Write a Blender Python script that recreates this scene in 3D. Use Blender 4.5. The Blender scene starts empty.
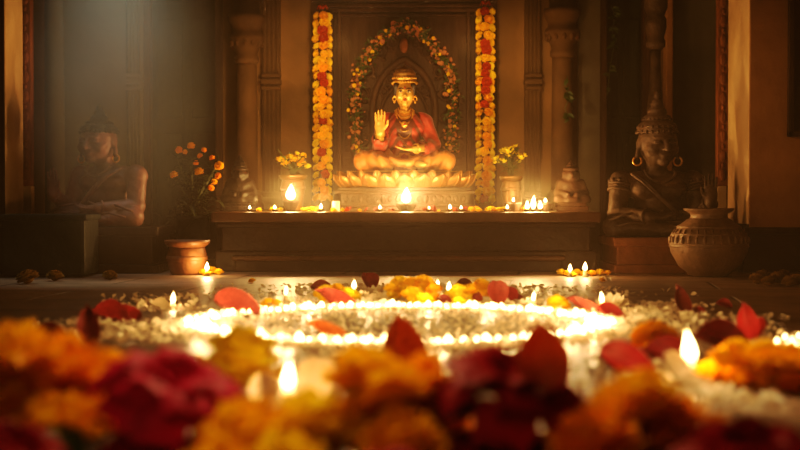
import bpy, bmesh, math, random
import numpy as np
from mathutils import Vector, Matrix, Euler
random.seed(11); rng = np.random.default_rng(5)
C = bpy.context.scene.collection
PI = math.pi
# ---------------------------------------------------------------- camera model
FPX = 1400.0; CAMZ = 0.5; TILT = math.atan(27/FPX)
FW = Vector((0, math.cos(TILT), -math.sin(TILT))); UPV = Vector((0, math.sin(TILT), math.cos(TILT))); RT = Vector((1, 0, 0))
def ray(px, py): return RT*((px-400)/FPX) + UPV*((225-py)/FPX) + FW
def at(px, py, Y):
    d = ray(px, py); return Vector((0, 0, CAMZ)) + d*(Y/d.y)
def gnd(px, py, z=0.0):
    d = ray(px, py); return Vector((0, 0, CAMZ)) + d*((z-CAMZ)/d.z)

# ---------------------------------------------------------------- materials
def new_mat(name):
    m = bpy.data.materials.new(name); m.use_nodes = True
    nt = m.node_tree; nt.nodes.clear()
    return m, nt, nt.nodes.new('ShaderNodeOutputMaterial')
def ramp(nt, fac, stops):
    r = nt.nodes.new('ShaderNodeValToRGB'); el = r.color_ramp.elements
    while len(el) < len(stops): el.new(0.5)
    for e, (p, c) in zip(el, stops): e.position = p; e.color = (*c, 1)
    nt.links.new(fac, r.inputs['Fac']); return r.outputs['Color']
def noise(nt, scale, detail=4, coord='Object', stretch=None):
    tc = nt.nodes.new('ShaderNodeTexCoord'); out = tc.outputs[coord]
    if stretch:
        mp = nt.nodes.new('ShaderNodeMapping'); mp.inputs['Scale'].default_value = stretch
        nt.links.new(out, mp.inputs['Vector']); out = mp.outputs['Vector']
    n = nt.nodes.new('ShaderNodeTexNoise'); n.inputs['Scale'].default_value = scale; n.inputs['Detail'].default_value = detail
    nt.links.new(out, n.inputs['Vector']); return n.outputs['Fac']
def mat(name, c1, c2=None, scale=8, rough=0.6, metal=0.0, bump=0.0, bscale=None, detail=5, translucent=0.0, spec=0.5, stretch=None, sheen=0.0, tcol=None):
    m, nt, out = new_mat(name)
    b = nt.nodes.new('ShaderNodeBsdfPrincipled')
    c2 = c2 or tuple(x*0.7 for x in c1)
    f = noise(nt, scale, detail, stretch=stretch)
    col = ramp(nt, f, [(0.32, c2), (0.68, c1)])
    nt.links.new(col, b.inputs['Base Color'])
    b.inputs['Roughness'].default_value = rough; b.inputs['Metallic'].default_value = metal
    b.inputs['Specular IOR Level'].default_value = spec
    if sheen: b.inputs['Sheen Weight'].default_value = sheen
    if bump:
        bn = nt.nodes.new('ShaderNodeBump'); bn.inputs['Strength'].default_value = bump; bn.inputs['Distance'].default_value = 0.02
        nt.links.new(noise(nt, bscale or scale*2, 6, stretch=stretch), bn.inputs['Height']); nt.links.new(bn.outputs['Normal'], b.inputs['Normal'])
    sh = b.outputs['BSDF']
    if translucent:
        t = nt.nodes.new('ShaderNodeBsdfTranslucent')
        if tcol: t.inputs['Color'].default_value = (*tcol, 1)
        else: nt.links.new(col, t.inputs['Color'])
        mx = nt.nodes.new('ShaderNodeMixShader'); mx.inputs['Fac'].default_value = translucent
        nt.links.new(sh, mx.inputs[1]); nt.links.new(t.outputs['BSDF'], mx.inputs[2]); sh = mx.outputs['Shader']
    nt.links.new(sh, out.inputs['Surface'])
    return m
def flame_mat(name, col, strength):
    m, nt, out = new_mat(name)
    e = nt.nodes.new('ShaderNodeEmission'); e.inputs['Color'].default_value = (*col, 1); e.inputs['Strength'].default_value = strength
    # hotter towards the middle of the flame's height, dull at its foot
    tc = nt.nodes.new('ShaderNodeTexCoord'); sp = nt.nodes.new('ShaderNodeSeparateXYZ'); nt.links.new(tc.outputs['Generated'], sp.inputs[0])
    c = ramp(nt, sp.outputs['Z'], [(0.0, (1, .36, .06)), (0.3, (1, .66, .25)), (0.75, (1, .7, .3)), (1.0, (1, .5, .12))])
    nt.links.new(c, e.inputs['Color'])
    t = nt.nodes.new('ShaderNodeBsdfTransparent'); a = nt.nodes.new('ShaderNodeAddShader')
    nt.links.new(e.outputs[0], a.inputs[0]); nt.links.new(t.outputs[0], a.inputs[1]); nt.links.new(a.outputs[0], out.inputs['Surface'])
    m.cycles.emission_sampling = 'NONE'
    return m

M = {}
M['gold'] = mat('gilded_metal', (.95, .56, .14), (.72, .36, .07), 20, .32, .75, .15, 60)
M['skin_gold'] = mat('golden_skin', (.92, .52, .15), (.8, .42, .1), 10, .36, .35, .05, 40)
M['old_gold'] = mat('old_gold', (.72, .40, .12), (.38, .19, .05), 30, .4, .8, .3, 70)
M['lotus_gold'] = mat('lotus_gilding', (.55, .24, .065), (.32, .12, .03), 14, .38, .55, .2, 50)
M['robe'] = mat('red_silk', (.36, .022, .010), (.21, .010, .005), 14, .45, 0, .25, 30, sheen=.3)
M['maroon'] = mat('dark_maroon_silk', (.10, .02, .010), (.05, .010, .006), 14, .5, 0, .2, 40)
M['dhoti'] = mat('saffron_silk', (.70, .25, .045), (.50, .14, .025), 9, .55, 0, .2, 40, sheen=.2)
M['hair'] = mat('black_hair', (.015, .01, .008), (.006, .004, .003), 30, .5)
M['ink'] = mat('painted_ink', (.012, .008, .006), None, 30, .4)
M['eye_white'] = mat('eye_white', (.8, .62, .4), None, 10, .35)
M['lip'] = mat('painted_lip', (.5, .08, .03), None, 10, .4)
M['vermilion'] = mat('vermilion', (.5, .03, .01), None, 10, .6)
M['stone_dark'] = mat('weathered_stone', (.085, .056, .036), (.04, .027, .018), 9, .5, 0, .5, 26, spec=.2)
M['stone_haze_pink'] = mat('haze_tinted_stone', (.20, .085, .065), (.12, .05, .04), 7, .55, 0, .35, 22)  # pinkish cast of the haze light is put into the stone colour
M['stone_black'] = mat('blackened_stone', (.014, .010, .007), (.007, .005, .004), 12, .5, 0, .5, 30, spec=.2)
M['teal_block'] = mat('dark_slate_block', (.022, .027, .024), (.011, .014, .012), 6, .6, 0, .4, 18, spec=.2)
M['redstone'] = mat('red_sandstone', (.20, .08, .038), (.11, .045, .022), 6, .6, 0, .4, 25, spec=.18)
M['plinth'] = mat('dark_brown_stone', (.036, .018, .008), (.018, .009, .004), 5, .45, 0, .35, 20, spec=.18)
M['plinth_highlight'] = mat('highlight_stone_edge', (.11, .052, .025), (.06, .03, .014), 6, .4, 0, .3, 24, spec=.18)  # paler copy of the plinth stone, paints highlights on slab and ledge
M['ochre'] = mat('ochre_plaster', (.20, .115, .05), (.12, .07, .03), 2.5, .8, 0, .35, 12, spec=.18)
M['grey_plaster'] = mat('grey_green_plaster', (.16, .14, .10), (.10, .09, .068), 2.0, .85, 0, .35, 10, spec=.18)
M['column'] = mat('column_plaster', (.10, .058, .027), (.06, .034, .016), 4, .8, 0, .35, 14, spec=.15)
M['dark_pedestal'] = mat('dark_pedestal_stone', (.06, .027, .012), (.03, .013, .006), 8, .5, 0, .4, 30, spec=.3)
M['cream_petal'] = mat('cream_petal', (.72, .58, .40), (.62, .47, .30), 14, .5, 0, 0, translucent=.2)
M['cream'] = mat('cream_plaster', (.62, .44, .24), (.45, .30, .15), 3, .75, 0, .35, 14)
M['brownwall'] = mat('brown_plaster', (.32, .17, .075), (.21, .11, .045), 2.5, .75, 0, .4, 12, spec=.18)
M['wood'] = mat('dark_carved_wood', (.065, .032, .016), (.03, .015, .008), 5, .5, 0, .45, 25, stretch=(4, 4, .6), spec=.18)
M['redwood'] = mat('red_brown_wood', (.28, .10, .04), (.14, .05, .02), 7, .5, 0, .5, 30, stretch=(4, 4, .5), spec=.18)
M['void'] = mat('dark_door', (.022, .028, .02), (.012, .015, .011), 3, .8, 0, .3, 10, stretch=(5, 5, .4), spec=.18)  # near-black colour puts the dark of the openings into the door leaves
M['clay'] = mat('burnt_clay', (.045, .021, .011), (.025, .012, .007), 16, .6, 0, .3, 40, spec=.2)
M['terracotta'] = mat('terracotta', (.24, .10, .042), (.15, .058, .025), 9, .5, 0, .3, 30)
M['potstone'] = mat('pale_brown_pottery', (.24, .15, .09), (.14, .085, .05), 8, .5, 0, .4, 28)
M['brass'] = mat('aged_brass', (.26, .12, .038), (.15, .065, .02), 9, .35, .6, .2, 30)
M['oil'] = mat('lamp_oil', (.5, .25, .05), None, 5, .08)
M['wax'] = mat('candle_wax', (.9, .78, .55), (.8, .65, .4), 8, .4, 0, 0, translucent=.4)
M['wick'] = mat('charred_wick', (.03, .02, .015), None, 20, .9)
M['mari_y'] = mat('yellow_marigold', (1.0, .66, .022), (.95, .50, .012), 14, .6, 0, 0, translucent=.35, spec=0.2)
M['mari_o'] = mat('orange_marigold', (1.0, .53, .018), (.94, .40, .011), 14, .6, 0, 0, translucent=.35, spec=0.2)
M['mari_dim'] = mat('dimmed_marigold', (.30, .17, .02), (.20, .10, .012), 14, .7, 0, 0, translucent=.25)  # marigold copy darkened so the dimly lit floor flowers stay dull
M['mari_r'] = mat('red_marigold', (.62, .07, .010), (.42, .03, .005), 14, .6, 0, 0, translucent=.3, spec=0.2)
M['mari_lem'] = mat('lemon_marigold', (1.0, .80, .05), (.98, .66, .03), 14, .6, 0, 0, translucent=.35, spec=0.2)
M['petal_red'] = mat('rose_petal', (.34, .028, .036), (.21, .011, .018), 12, .45, 0, .1, 40, translucent=.3, spec=0.2)
M['petal_dry'] = mat('dry_rose_petal', (.72, .27, .11), (.5, .13, .05), 14, .5, 0, .2, 40, translucent=.6, spec=0.15)
M['petal_pink'] = mat('pink_petal', (.28, .05, .045), (.18, .024, .024), 12, .45, 0, .1, 40, translucent=.35, spec=0.15)
M['rose_pink'] = mat('magenta_rose', (.58, .016, .09), (.34, .006, .035), 10, .5, 0, 0, translucent=.3, spec=0.08)
M['rose_dark'] = mat('crimson_rose', (.40, .012, .03), (.20, .005, .012), 10, .5, 0, 0, translucent=.3, spec=0.08)
M['white_petal'] = mat('white_petal', (.85, .76, .60), (.72, .58, .40), 14, .5, 0, 0, translucent=.35)
M['peach'] = mat('peach_blossom', (.62, .26, .11), (.4, .14, .05), 14, .6, 0, 0, translucent=.3)
M['leaf'] = mat('green_leaf', (.055, .10, .018), (.025, .05, .010), 9, .45, 0, .15, 30, translucent=.25)
M['leaf_dark'] = mat('dark_leaf', (.02, .035, .012), (.01, .018, .007), 9, .5, 0, .15, 30, translucent=.15)
M['stem'] = mat('green_stem', (.05, .07, .02), None, 9, .6)
M['thread'] = mat('garland_thread', (.3, .2, .1), None, 9, .8)
M['flame'] = flame_mat('flame', (1, .6, .2), 9)
M['flame_small'] = flame_mat('ring_flame', (1, .6, .2), 4.5)
# stone slab floor
def floor_mat():
    m, nt, out = new_mat('worn_stone_slabs')
    b = nt.nodes.new('ShaderNodeBsdfPrincipled')
    tc = nt.nodes.new('ShaderNodeTexCoord')
    mp = nt.nodes.new('ShaderNodeMapping'); mp.inputs['Rotation'].default_value = (0, 0, math.radians(7)); mp.inputs['Location'].default_value = (.35, .2, 0)
    nt.links.new(tc.outputs['Object'], mp.inputs['Vector'])
    br = nt.nodes.new('ShaderNodeTexBrick'); br.inputs['Scale'].default_value = 1.0
    br.inputs['Brick Width'].default_value = 1.15; br.inputs['Row Height'].default_value = .62; br.inputs['Mortar Size'].default_value = .012; br.inputs['Mortar Smooth'].default_value = .3
    br.inputs['Color1'].default_value = (.31, .215, .155, 1); br.inputs['Color2'].default_value = (.235, .165, .118, 1); br.inputs['Mortar'].default_value = (.03, .02, .014, 1)
    nt.links.new(mp.outputs['Vector'], br.inputs['Vector'])
    n = noise(nt, 5, 7); c = ramp(nt, n, [(.3, (.62, .6, .58)), (.7, (1.15, 1.1, 1.05))])
    mx = nt.nodes.new('ShaderNodeMix'); mx.data_type = 'RGBA'; mx.blend_type = 'MULTIPLY'; mx.inputs['Factor'].default_value = 1
    nt.links.new(br.outputs['Color'], mx.inputs[6]); nt.links.new(c, mx.inputs[7]); nt.links.new(mx.outputs[2], b.inputs['Base Color'])
    r = nt.nodes.new('ShaderNodeMapRange'); nt.links.new(noise(nt, 2.2, 5), r.inputs['Value']); r.inputs['To Min'].default_value = .28; r.inputs['To Max'].default_value = .6
    nt.links.new(r.outputs[0], b.inputs['Roughness'])
    bn = nt.nodes.new('ShaderNodeBump'); bn.inputs['Strength'].default_value = .35; bn.inputs['Distance'].default_value = .01
    nt.links.new(noise(nt, 22, 6), bn.inputs['Height'])
    bn2 = nt.nodes.new('ShaderNodeBump'); bn2.inputs['Strength'].default_value = .8; bn2.inputs['Distance'].default_value = .012; bn2.invert = True
    nt.links.new(br.outputs['Fac'], bn2.inputs['Height']); nt.links.new(bn.outputs['Normal'], bn2.inputs['Normal']); nt.links.new(bn2.outputs['Normal'], b.inputs['Normal'])
    nt.links.new(b.outputs['BSDF'], out.inputs['Surface']); return m
M['floor'] = floor_mat()

# ---------------------------------------------------------------- mesh helpers
class MB:
    def __init__(s): s.v = []; s.f = []; s.smooth = True
    def add(s, verts, faces):
        o = len(s.v); s.v += [tuple(v) for v in verts]; s.f += [tuple(i+o for i in f) for f in faces]; return s
    def box(s, c, d, bev=0.0, rz=0):
        bm = bmesh.new(); bmesh.ops.create_cube(bm, size=1)
        bmesh.ops.scale(bm, vec=d, verts=bm.verts)
        if bev: bmesh.ops.bevel(bm, geom=bm.edges[:], offset=bev, segments=2, affect='EDGES', profile=.6)
        R = Matrix.Rotation(rz, 3, 'Z')
        bm.verts.index_update()
        s.add([R @ v.co + Vector(c) for v in bm.verts], [[v.index for v in f.verts] for f in bm.faces]); bm.free(); return s
    def lathe(s, prof, n=32, c=(0, 0, 0), sx=1, sy=1, fn=None):
        vs = []; fs = []
        for (r, z) in prof:
            for i in range(n):
                a = 2*PI*i/n; q = fn(a, r, z) if fn else r
                vs.append((c[0]+q*math.cos(a)*sx, c[1]+q*math.sin(a)*sy, c[2]+z))
        m = len(prof)
        for j in range(m-1):
            for i in range(n):
                k = (i+1) % n; fs.append((j*n+i, j*n+k, (j+1)*n+k, (j+1)*n+i))
        if prof[0][0] > 1e-5: fs.append(tuple(range(n-1, -1, -1)))
        if prof[-1][0] > 1e-5: fs.append(tuple((m-1)*n+i for i in range(n)))
        return s.add(vs, fs)
    def tube(s, pts, r, n=8, closed=False):
        pts = [Vector(p) for p in pts]; m = len(pts)
        rs = r if isinstance(r, (list, tuple)) else [r]*m
        vs = []; fs = []; up = None
        for j, p in enumerate(pts):
            if closed: t = pts[(j+1) % m]-pts[j-1]
            else: t = pts[min(j+1, m-1)]-pts[max(j-1, 0)]
            t = t.normalized() if t.length > 1e-9 else Vector((0, 0, 1))
            if up is None: up = Vector((0, 0, 1)) if abs(t.z) < .9 else Vector((1, 0, 0))
            x = t.cross(up)
            if x.length < 1e-6: x = t.cross(Vector((1, .3, 0)))
            x.normalize(); y = x.cross(t).normalized(); up = y
            for i in range(n):
                a = 2*PI*i/n; vs.append(p + (x*math.cos(a)+y*math.sin(a))*rs[j])
        for j in range(m if closed else m-1):
            for i in range(n):
                k = (i+1) % n; j2 = (j+1) % m; fs.append((j*n+i, j*n+k, j2*n+k, j2*n+i))
        if not closed: fs.append(tuple(range(n-1, -1, -1))); fs.append(tuple((m-1)*n+i for i in range(n)))
        return s.add(vs, fs)
    def ball(s, c, r, n=12, m=8, R=None):
        if not isinstance(r, (tuple, list)): r = (r, r, r)
        vs = [];
        for j in range(1, m):
            t = PI*j/m
            for i in range(n):
                a = 2*PI*i/n; vs.append(Vector((r[0]*math.sin(t)*math.cos(a), r[1]*math.sin(t)*math.sin(a), r[2]*math.cos(t))))
        vs.append(Vector((0, 0, r[2]))); vs.append(Vector((0, 0, -r[2])))
        fs = []
        for j in range(m-2):
            for i in range(n):
                k = (i+1) % n; fs.append((j*n+i, (j+1)*n+i, (j+1)*n+k, j*n+k))
        T = len(vs)-2
        for i in range(n):
            k = (i+1) % n; fs.append((T, i, k)); fs.append((T+1, (m-2)*n+k, (m-2)*n+i))
        return s.add([(R @ v if R else v)+Vector(c) for v in vs], fs)
    def grid(s, nu, nv, fn):
        vs = [fn(-1+2*i/nu, j/nv) for j in range(nv+1) for i in range(nu+1)]
        fs = [(j*(nu+1)+i, j*(nu+1)+i+1, (j+1)*(nu+1)+i+1, (j+1)*(nu+1)+i) for j in range(nv) for i in range(nu)]
        return s.add(vs, fs)
    def mesh(s, name, m, smooth=True):
        me = bpy.data.meshes.new(name); me.from_pydata(s.v, [], s.f); me.materials.append(m)
        bm = bmesh.new(); bm.from_mesh(me); bmesh.ops.recalc_face_normals(bm, faces=bm.faces); bm.to_mesh(me); bm.free()
        if smooth:
            me.polygons.foreach_set('use_smooth', [True]*len(me.polygons))
        me.update(); return me
def link(name, me, parent=None, loc=(0, 0, 0), rot=(0, 0, 0), sc=(1, 1, 1)):
    o = bpy.data.objects.new(name, me); C.objects.link(o)
    o.location = loc; o.rotation_euler = rot; o.scale = sc if isinstance(sc, (tuple, list)) else (sc, sc, sc)
    if parent: o.parent = parent
    return o
def tag(o, label, cat, group=None, kind=None):
    o['label'] = label; o['category'] = cat
    if group: o['group'] = group
    if kind: o['kind'] = kind
    return o
def thing(name, label, cat, loc=(0, 0, 0), rz=0, group=None, sc=1, rot=None):
    o = link(name, None, None, loc, rot or (0, 0, rz), sc); o.empty_display_size = .05
    return tag(o, label, cat, group)
def obj(name, mb, m, parent=None, smooth=True, **k):
    return link(name, mb.mesh(name, M[m] if isinstance(m, str) else m, smooth), parent, **k)
def struct(name, mb, m, smooth=False):
    o = obj(name, mb, m, None, smooth); o['kind'] = 'structure'; return o
def copy_tree(o, parent=None):
    c = o.copy(); C.objects.link(c); c.parent = parent
    for ch in list(o.children): copy_tree(ch, c)
    return c

# ---------------------------------------------------------------- implicit surfaces (smooth continuous bodies)
class SDF:
    def __init__(s, lo, hi, h):
        s.h = h; s.lo = np.array(lo, float); n = np.ceil((np.array(hi)-s.lo)/h).astype(int)+1
        s.F = np.full(n, .5, np.float32); s.ax = [s.lo[i]+h*np.arange(n[i]) for i in range(3)]
    def _box(s, lo, hi, mg):
        sl = []
        for i in range(3):
            a = max(0, int((lo[i]-mg-s.lo[i])/s.h)); b = min(len(s.ax[i]), int((hi[i]+mg-s.lo[i])/s.h)+2)
            if b <= a: return None
            sl.append(slice(a, b))
        return tuple(sl)
    def _apply(s, lo, hi, k, fn, op):
        sl = s._box(lo, hi, k+4*s.h)
        if sl is None: return
        X, Y, Z = np.meshgrid(s.ax[0][sl[0]], s.ax[1][sl[1]], s.ax[2][sl[2]], indexing='ij')
        d = fn(X, Y, Z).astype(np.float32); a = s.F[sl]
        if op == 'sub':
            d = -d
            if k > 0:
                hh = np.clip(.5-.5*(a-d)/k, 0, 1); s.F[sl] = a*(1-hh)+d*hh + k*hh*(1-hh)
            else: s.F[sl] = np.maximum(a, d)
        else:
            if k > 0:
                hh = np.clip(.5+.5*(d-a)/k, 0, 1); s.F[sl] = d*(1-hh)+a*hh - k*hh*(1-hh)
            else: s.F[sl] = np.minimum(a, d)
    def ell(s, c, r, k=.02, R=None, op='add'):
        c = np.array(c, float); r = np.array(r, float); e = r if R is None else np.array([max(r)]*3)
        Rm = None if R is None else np.array(R.inverted())
        def fn(X, Y, Z):
            x, y, z = X-c[0], Y-c[1], Z-c[2]
            if Rm is not None:
                x, y, z = (Rm[i, 0]*x+Rm[i, 1]*y+Rm[i, 2]*z for i in range(3))
            k0 = np.sqrt((x/r[0])**2+(y/r[1])**2+(z/r[2])**2); k1 = np.sqrt((x/r[0]**2)**2+(y/r[1]**2)**2+(z/r[2]**2)**2)+1e-6
            return k0*(k0-1)/k1
        s._apply(c-e, c+e, k, fn, op); return s
    def cap(s, a, b, ra, rb=None, k=.02, op='add'):
        rb = ra if rb is None else rb; a = np.array(a, float); b = np.array(b, float); ba = b-a; L = max((ba**2).sum(), 1e-9); m = max(ra, rb)
        def fn(X, Y, Z):
            t = np.clip(((X-a[0])*ba[0]+(Y-a[1])*ba[1]+(Z-a[2])*ba[2])/L, 0, 1)
            return np.sqrt((X-a[0]-t*ba[0])**2+(Y-a[1]-t*ba[1])**2+(Z-a[2]-t*ba[2])**2)-(ra+(rb-ra)*t)
        s._apply(np.minimum(a, b)-m, np.maximum(a, b)+m, k, fn, op); return s
    def warp(s, fn):
        X, Y, Z = np.meshgrid(*s.ax, indexing='ij'); s.F = (s.F+fn(X, Y, Z)).astype(np.float32); return s
    def clip_below(s, z):
        s.F = np.maximum(s.F, (z-s.ax[2])[None, None, :]).astype(np.float32); return s
    def mesh(s, name, m):
        F = s.F.copy()
        for i in range(3):
            sl = [slice(None)]*3; sl[i] = 0; F[tuple(sl)] = .05; sl[i] = -1; F[tuple(sl)] = .05
        S = F < 0; n = np.array(F.shape)
        cs = [(i, j, k) for i in (0, 1) for j in (0, 1) for k in (0, 1)]
        cnt = sum(S[i:n[0]-1+i, j:n[1]-1+j, k:n[2]-1+k].astype(np.int8) for i, j, k in cs)
        act = (cnt > 0) & (cnt < 8); I, J, K = np.nonzero(act)
        idx = np.full(act.shape, -1, np.int64); idx[I, J, K] = np.arange(len(I))
        acc = np.zeros((len(I), 3)); num = np.zeros(len(I))
        for ax in range(3):
            o = [a for a in range(3) if a != ax]
            for p in (0, 1):
                for q in (0, 1):
                    d0 = [0, 0, 0]; d0[o[0]] = p; d0[o[1]] = q; d1 = list(d0); d1[ax] = 1
                    f0 = F[I+d0[0], J+d0[1], K+d0[2]]; f1 = F[I+d1[0], J+d1[1], K+d1[2]]
                    cr = (f0 < 0) != (f1 < 0); t = np.where(cr, f0/np.where(cr, f0-f1, 1), 0)
                    pt = np.array([[d0[0], d0[1], d0[2]]])*np.ones((len(I), 1)); pt[:, ax] = t
                    acc += pt*cr[:, None]; num += cr
        V = (np.stack([I, J, K], 1)+acc/np.maximum(num, 1)[:, None])*s.h+s.lo
        faces = []
        for ax in range(3):
            o = [a for a in range(3) if a != ax]
            A = np.take(S, range(0, n[ax]-1), ax); B = np.take(S, range(1, n[ax]), ax)
            e = np.stack(np.nonzero(A != B), 1); ok = (e[:, o[0]] > 0) & (e[:, o[1]] > 0) & (e[:, o[0]] < n[o[0]]-1) & (e[:, o[1]] < n[o[1]]-1); e = e[ok]
            def ci(p, q):
                g = e.copy(); g[:, o[0]] -= p; g[:, o[1]] -= q; return idx[g[:, 0], g[:, 1], g[:, 2]]
            faces.append(np.stack([ci(1, 1), ci(0, 1), ci(0, 0), ci(1, 0)], 1))
        fa = np.concatenate(faces)
        fa = fa[(fa >= 0).all(1)]
        me = bpy.data.meshes.new(name); me.from_pydata(V.tolist(), [], fa.tolist()); me.materials.append(M[m])
        bm = bmesh.new(); bm.from_mesh(me); bmesh.ops.recalc_face_normals(bm, faces=bm.faces); bm.to_mesh(me); bm.free()
        me.polygons.foreach_set('use_smooth', [True]*len(me.polygons)); me.update(); return me

# ---------------------------------------------------------------- the setting
DZ = 0.405            # top of the altar plinth
YB = 11.2             # face of the back wall
def wx(px, Y=YB): return (px-400)/FPX*Y
struct('floor', MB().box((0, 5.0, -.05), (7.2, 13.6, .1)), 'floor')
wb = MB()
def wall_seg(p0, p1, z0=0, z1=3.3, y0=YB, y1=YB+.3): wb.box(((wx(p0)+wx(p1))/2, (y0+y1)/2, (z0+z1)/2), (abs(wx(p1)-wx(p0)), y1-y0, z1-z0))
wall_seg(-40, 145); wall_seg(222, 600); wall_seg(648, 850)
wall_seg(145, 222, 2.75); wall_seg(600, 648, 2.75)
struct('wall_back', wb, 'ochre')
struct('wall_left', MB().box((-3.45, 5.2, 1.65), (.2, 13.2, 3.3)), 'grey_plaster')
struct('wall_right', MB().box((3.45, 5.2, 1.65), (.2, 13.2, 3.3)), 'brownwall')
struct('ceiling', MB().box((0, 5.0, 3.36), (7.2, 13.4, .1)), 'wood')
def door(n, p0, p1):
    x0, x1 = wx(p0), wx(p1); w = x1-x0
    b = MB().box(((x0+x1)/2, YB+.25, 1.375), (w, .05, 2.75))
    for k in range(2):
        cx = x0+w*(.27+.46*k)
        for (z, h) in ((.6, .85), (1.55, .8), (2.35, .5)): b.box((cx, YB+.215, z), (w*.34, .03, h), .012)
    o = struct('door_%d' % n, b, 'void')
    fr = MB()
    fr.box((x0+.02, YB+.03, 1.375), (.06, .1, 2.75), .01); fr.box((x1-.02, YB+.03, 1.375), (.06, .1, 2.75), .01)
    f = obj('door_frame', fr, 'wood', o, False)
door(1, 145, 222); door(2, 600, 648)
# grey-green wall panels that flank the doors (plaster bays)
struct('trim_1', MB().box((wx(97), YB-.02, 1.65), (wx(128)-wx(66), .04, 3.3)), 'grey_plaster')
struct('trim_2', MB().box((wx(694), YB-.02, 1.65), (wx(716)-wx(672), .04, 3.3)), 'grey_plaster')
struct('trim_3', MB().box((wx(588), YB-.02, 1.65), (wx(599)-wx(577), .04, 3.3)), 'grey_plaster')

# fluted pilasters: a flat strip with ribs and a mid collar
def pilaster(px, wpx, label, m='redstone', Y=YB, z0=DZ):
    t = thing('fluted_pilaster', label, 'pilaster', (wx(px, Y), Y, z0))
    w = wpx/FPX*Y; H = 3.3-z0
    b = MB().box((0, -.03, H/2), (w, .06, H))
    for k in range(4): b.box((-w*.36+w*.24*k, -.065, H/2), (w*.13, .03, H), .006)
    obj('shaft', b, m, t, False)
    obj('base', MB().box((0, -.06, .05), (w*1.25, .12, .1), .01).box((0, -.055, .12), (w*1.12, .11, .05), .01), m, t, False)
    zc = 1.42-z0
    obj('collar', MB().box((0, -.06, zc), (w*1.12, .11, .04), .008).box((0, -.055, zc+.05), (w*1.05, .1, .03), .008).box((0, -.055, zc-.05), (w*1.05, .1, .03), .008), m, t, False)
    return t
pilaster(272, 18, 'fluted brown pilaster on the wall left of the left hanging garland', 'column')
pilaster(532, 16, 'fluted brown pilaster on the wall right of the right hanging garland', 'column')
pilaster(137, 15, 'slim plain strip pilaster between the left statue and the dark doorway', 'grey_plaster', YB, 0)
# round engaged columns with stepped capitals
def column(px, Y, rpx, label, m, ztop_px, z0=DZ, cap=True, prof=None):
    t = thing('carved_column', label, 'column', (wx(px, Y), Y, z0)); r = rpx/FPX*Y; zc = at(px, ztop_px, Y).z-z0
    obj('shaft', MB().lathe([(r*1.02, .16), (r, .2), (r*.97, zc*.5), (r*.93, zc-.25), (r*.93, zc-.2)], 28), m, t)
    obj('base', MB().lathe([(r*1.5, 0), (r*1.5, .05), (r*1.3, .07), (r*1.42, .1), (r*1.3, .13), (r*1.05, .16), (r*.9, .17)], 28), m, t)
    c = MB().lathe([(r*.93, zc-.22), (r*1.12, zc-.2), (r*1.12, zc-.17), (r*.98, zc-.15), (r*1.25, zc-.08), (r*1.6, zc-.03), (r*1.6, zc), (r*1.35, zc+.02), (r*1.35, zc+.06), (r*1.7, zc+.12), (r*1.7, zc+.16), (r*1.2, zc+.17), (r*1.2, 3.3-z0)], 28)
    for k in range(12):
        a = 2*PI*k/12; c.ball((r*1.42*math.cos(a), r*1.42*math.sin(a), zc-.055), (r*.2, r*.2, .035), 8, 6)
    obj('capital', c, m, t); return t
column(247, 10.95, 11, 'round plaster column with stepped capital left of the altar wall', 'column', 36)
column(562, 10.95, 11, 'round plaster column with stepped capital right of the altar wall', 'column', 30)
column(55, 11.0, 10, 'pale column fading into haze behind the left statue', 'grey_plaster', -30, 0)
# turned post rising behind the right statue
t = thing('turned_post', 'turned stone post with tapering neck rising behind the right statue head', 'post', (wx(655, 10.6), 10.6, 0))
rp = 9/FPX*10.6
zz = lambda py: at(655, py, 10.6).z
obj('shaft', MB().lathe([(rp*1.3, 0), (rp*1.3, .3), (rp, .4), (rp*.95, zz(110)), (rp*.72, zz(95)), (rp*.55, zz(60)), (rp*.6, zz(50))], 24), 'stone_dark', t)
obj('capital', MB().lathe([(rp*.6, zz(50)), (rp*1.05, zz(47)), (rp*1.1, zz(42)), (rp*.9, zz(38)), (rp*1.2, zz(28)), (rp*1.2, zz(20)), (rp*.95, zz(16)), (rp*1.3, zz(8)), (rp*1.3, 3.3)], 24), 'stone_dark', t)
struct('trim_4', MB().box((wx(668.5, 11.0), 11.05, 1.65), (7/FPX*11, .14, 3.3), .01), 'brownwall')

# big pillars left and right
def big_pillar(x0, x1, y0, y1, label, m_front, side, panel):
    t = thing('square_pillar', label, 'pillar', ((x0+x1)/2, (y0+y1)/2, 0)); w = x1-x0; d = y1-y0
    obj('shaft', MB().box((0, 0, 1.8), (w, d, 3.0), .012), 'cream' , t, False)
    obj('dim_front', MB().box((0, -d/2-.006, 1.8), (w-.01, .02, 3.0), .004), m_front, t, False)  # darker sheet, paints the dim front away from the altar light
    b = MB().box((0, 0, .13), (w+.08, d+.08, .26), .012).box((0, 0, .28), (w+.05, d+.05, .05), .015).box((0, 0, .31), (w+.02, d+.02, .03), .01)
    obj('base', b, 'plinth', t, False)
    if panel:
        zb = at(785, 137, y0).z
        xl = wx(786, y0)-(x0+x1)/2
        fr = MB().box((xl+.02, -d/2-.03, (3.2+zb)/2), (.04, .04, 3.2-zb), .006).box((xl+.2, -d/2-.03, zb+.02), (.4, .04, .04), .006)
        obj('panel_frame', fr, 'wood', t, False)
        obj('panel', MB().box((xl+.22, -d/2-.022, (3.2+zb)/2+.02), (.38, .02, 3.2-zb-.04)), 'plinth', t, False)
    return t
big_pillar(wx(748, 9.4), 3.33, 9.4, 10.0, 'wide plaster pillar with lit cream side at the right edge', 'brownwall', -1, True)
big_pillar(-3.33, wx(6, 9.4), 9.4, 9.85, 'wide plaster pillar with lit side at the left edge', 'plinth', 1, False)
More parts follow.
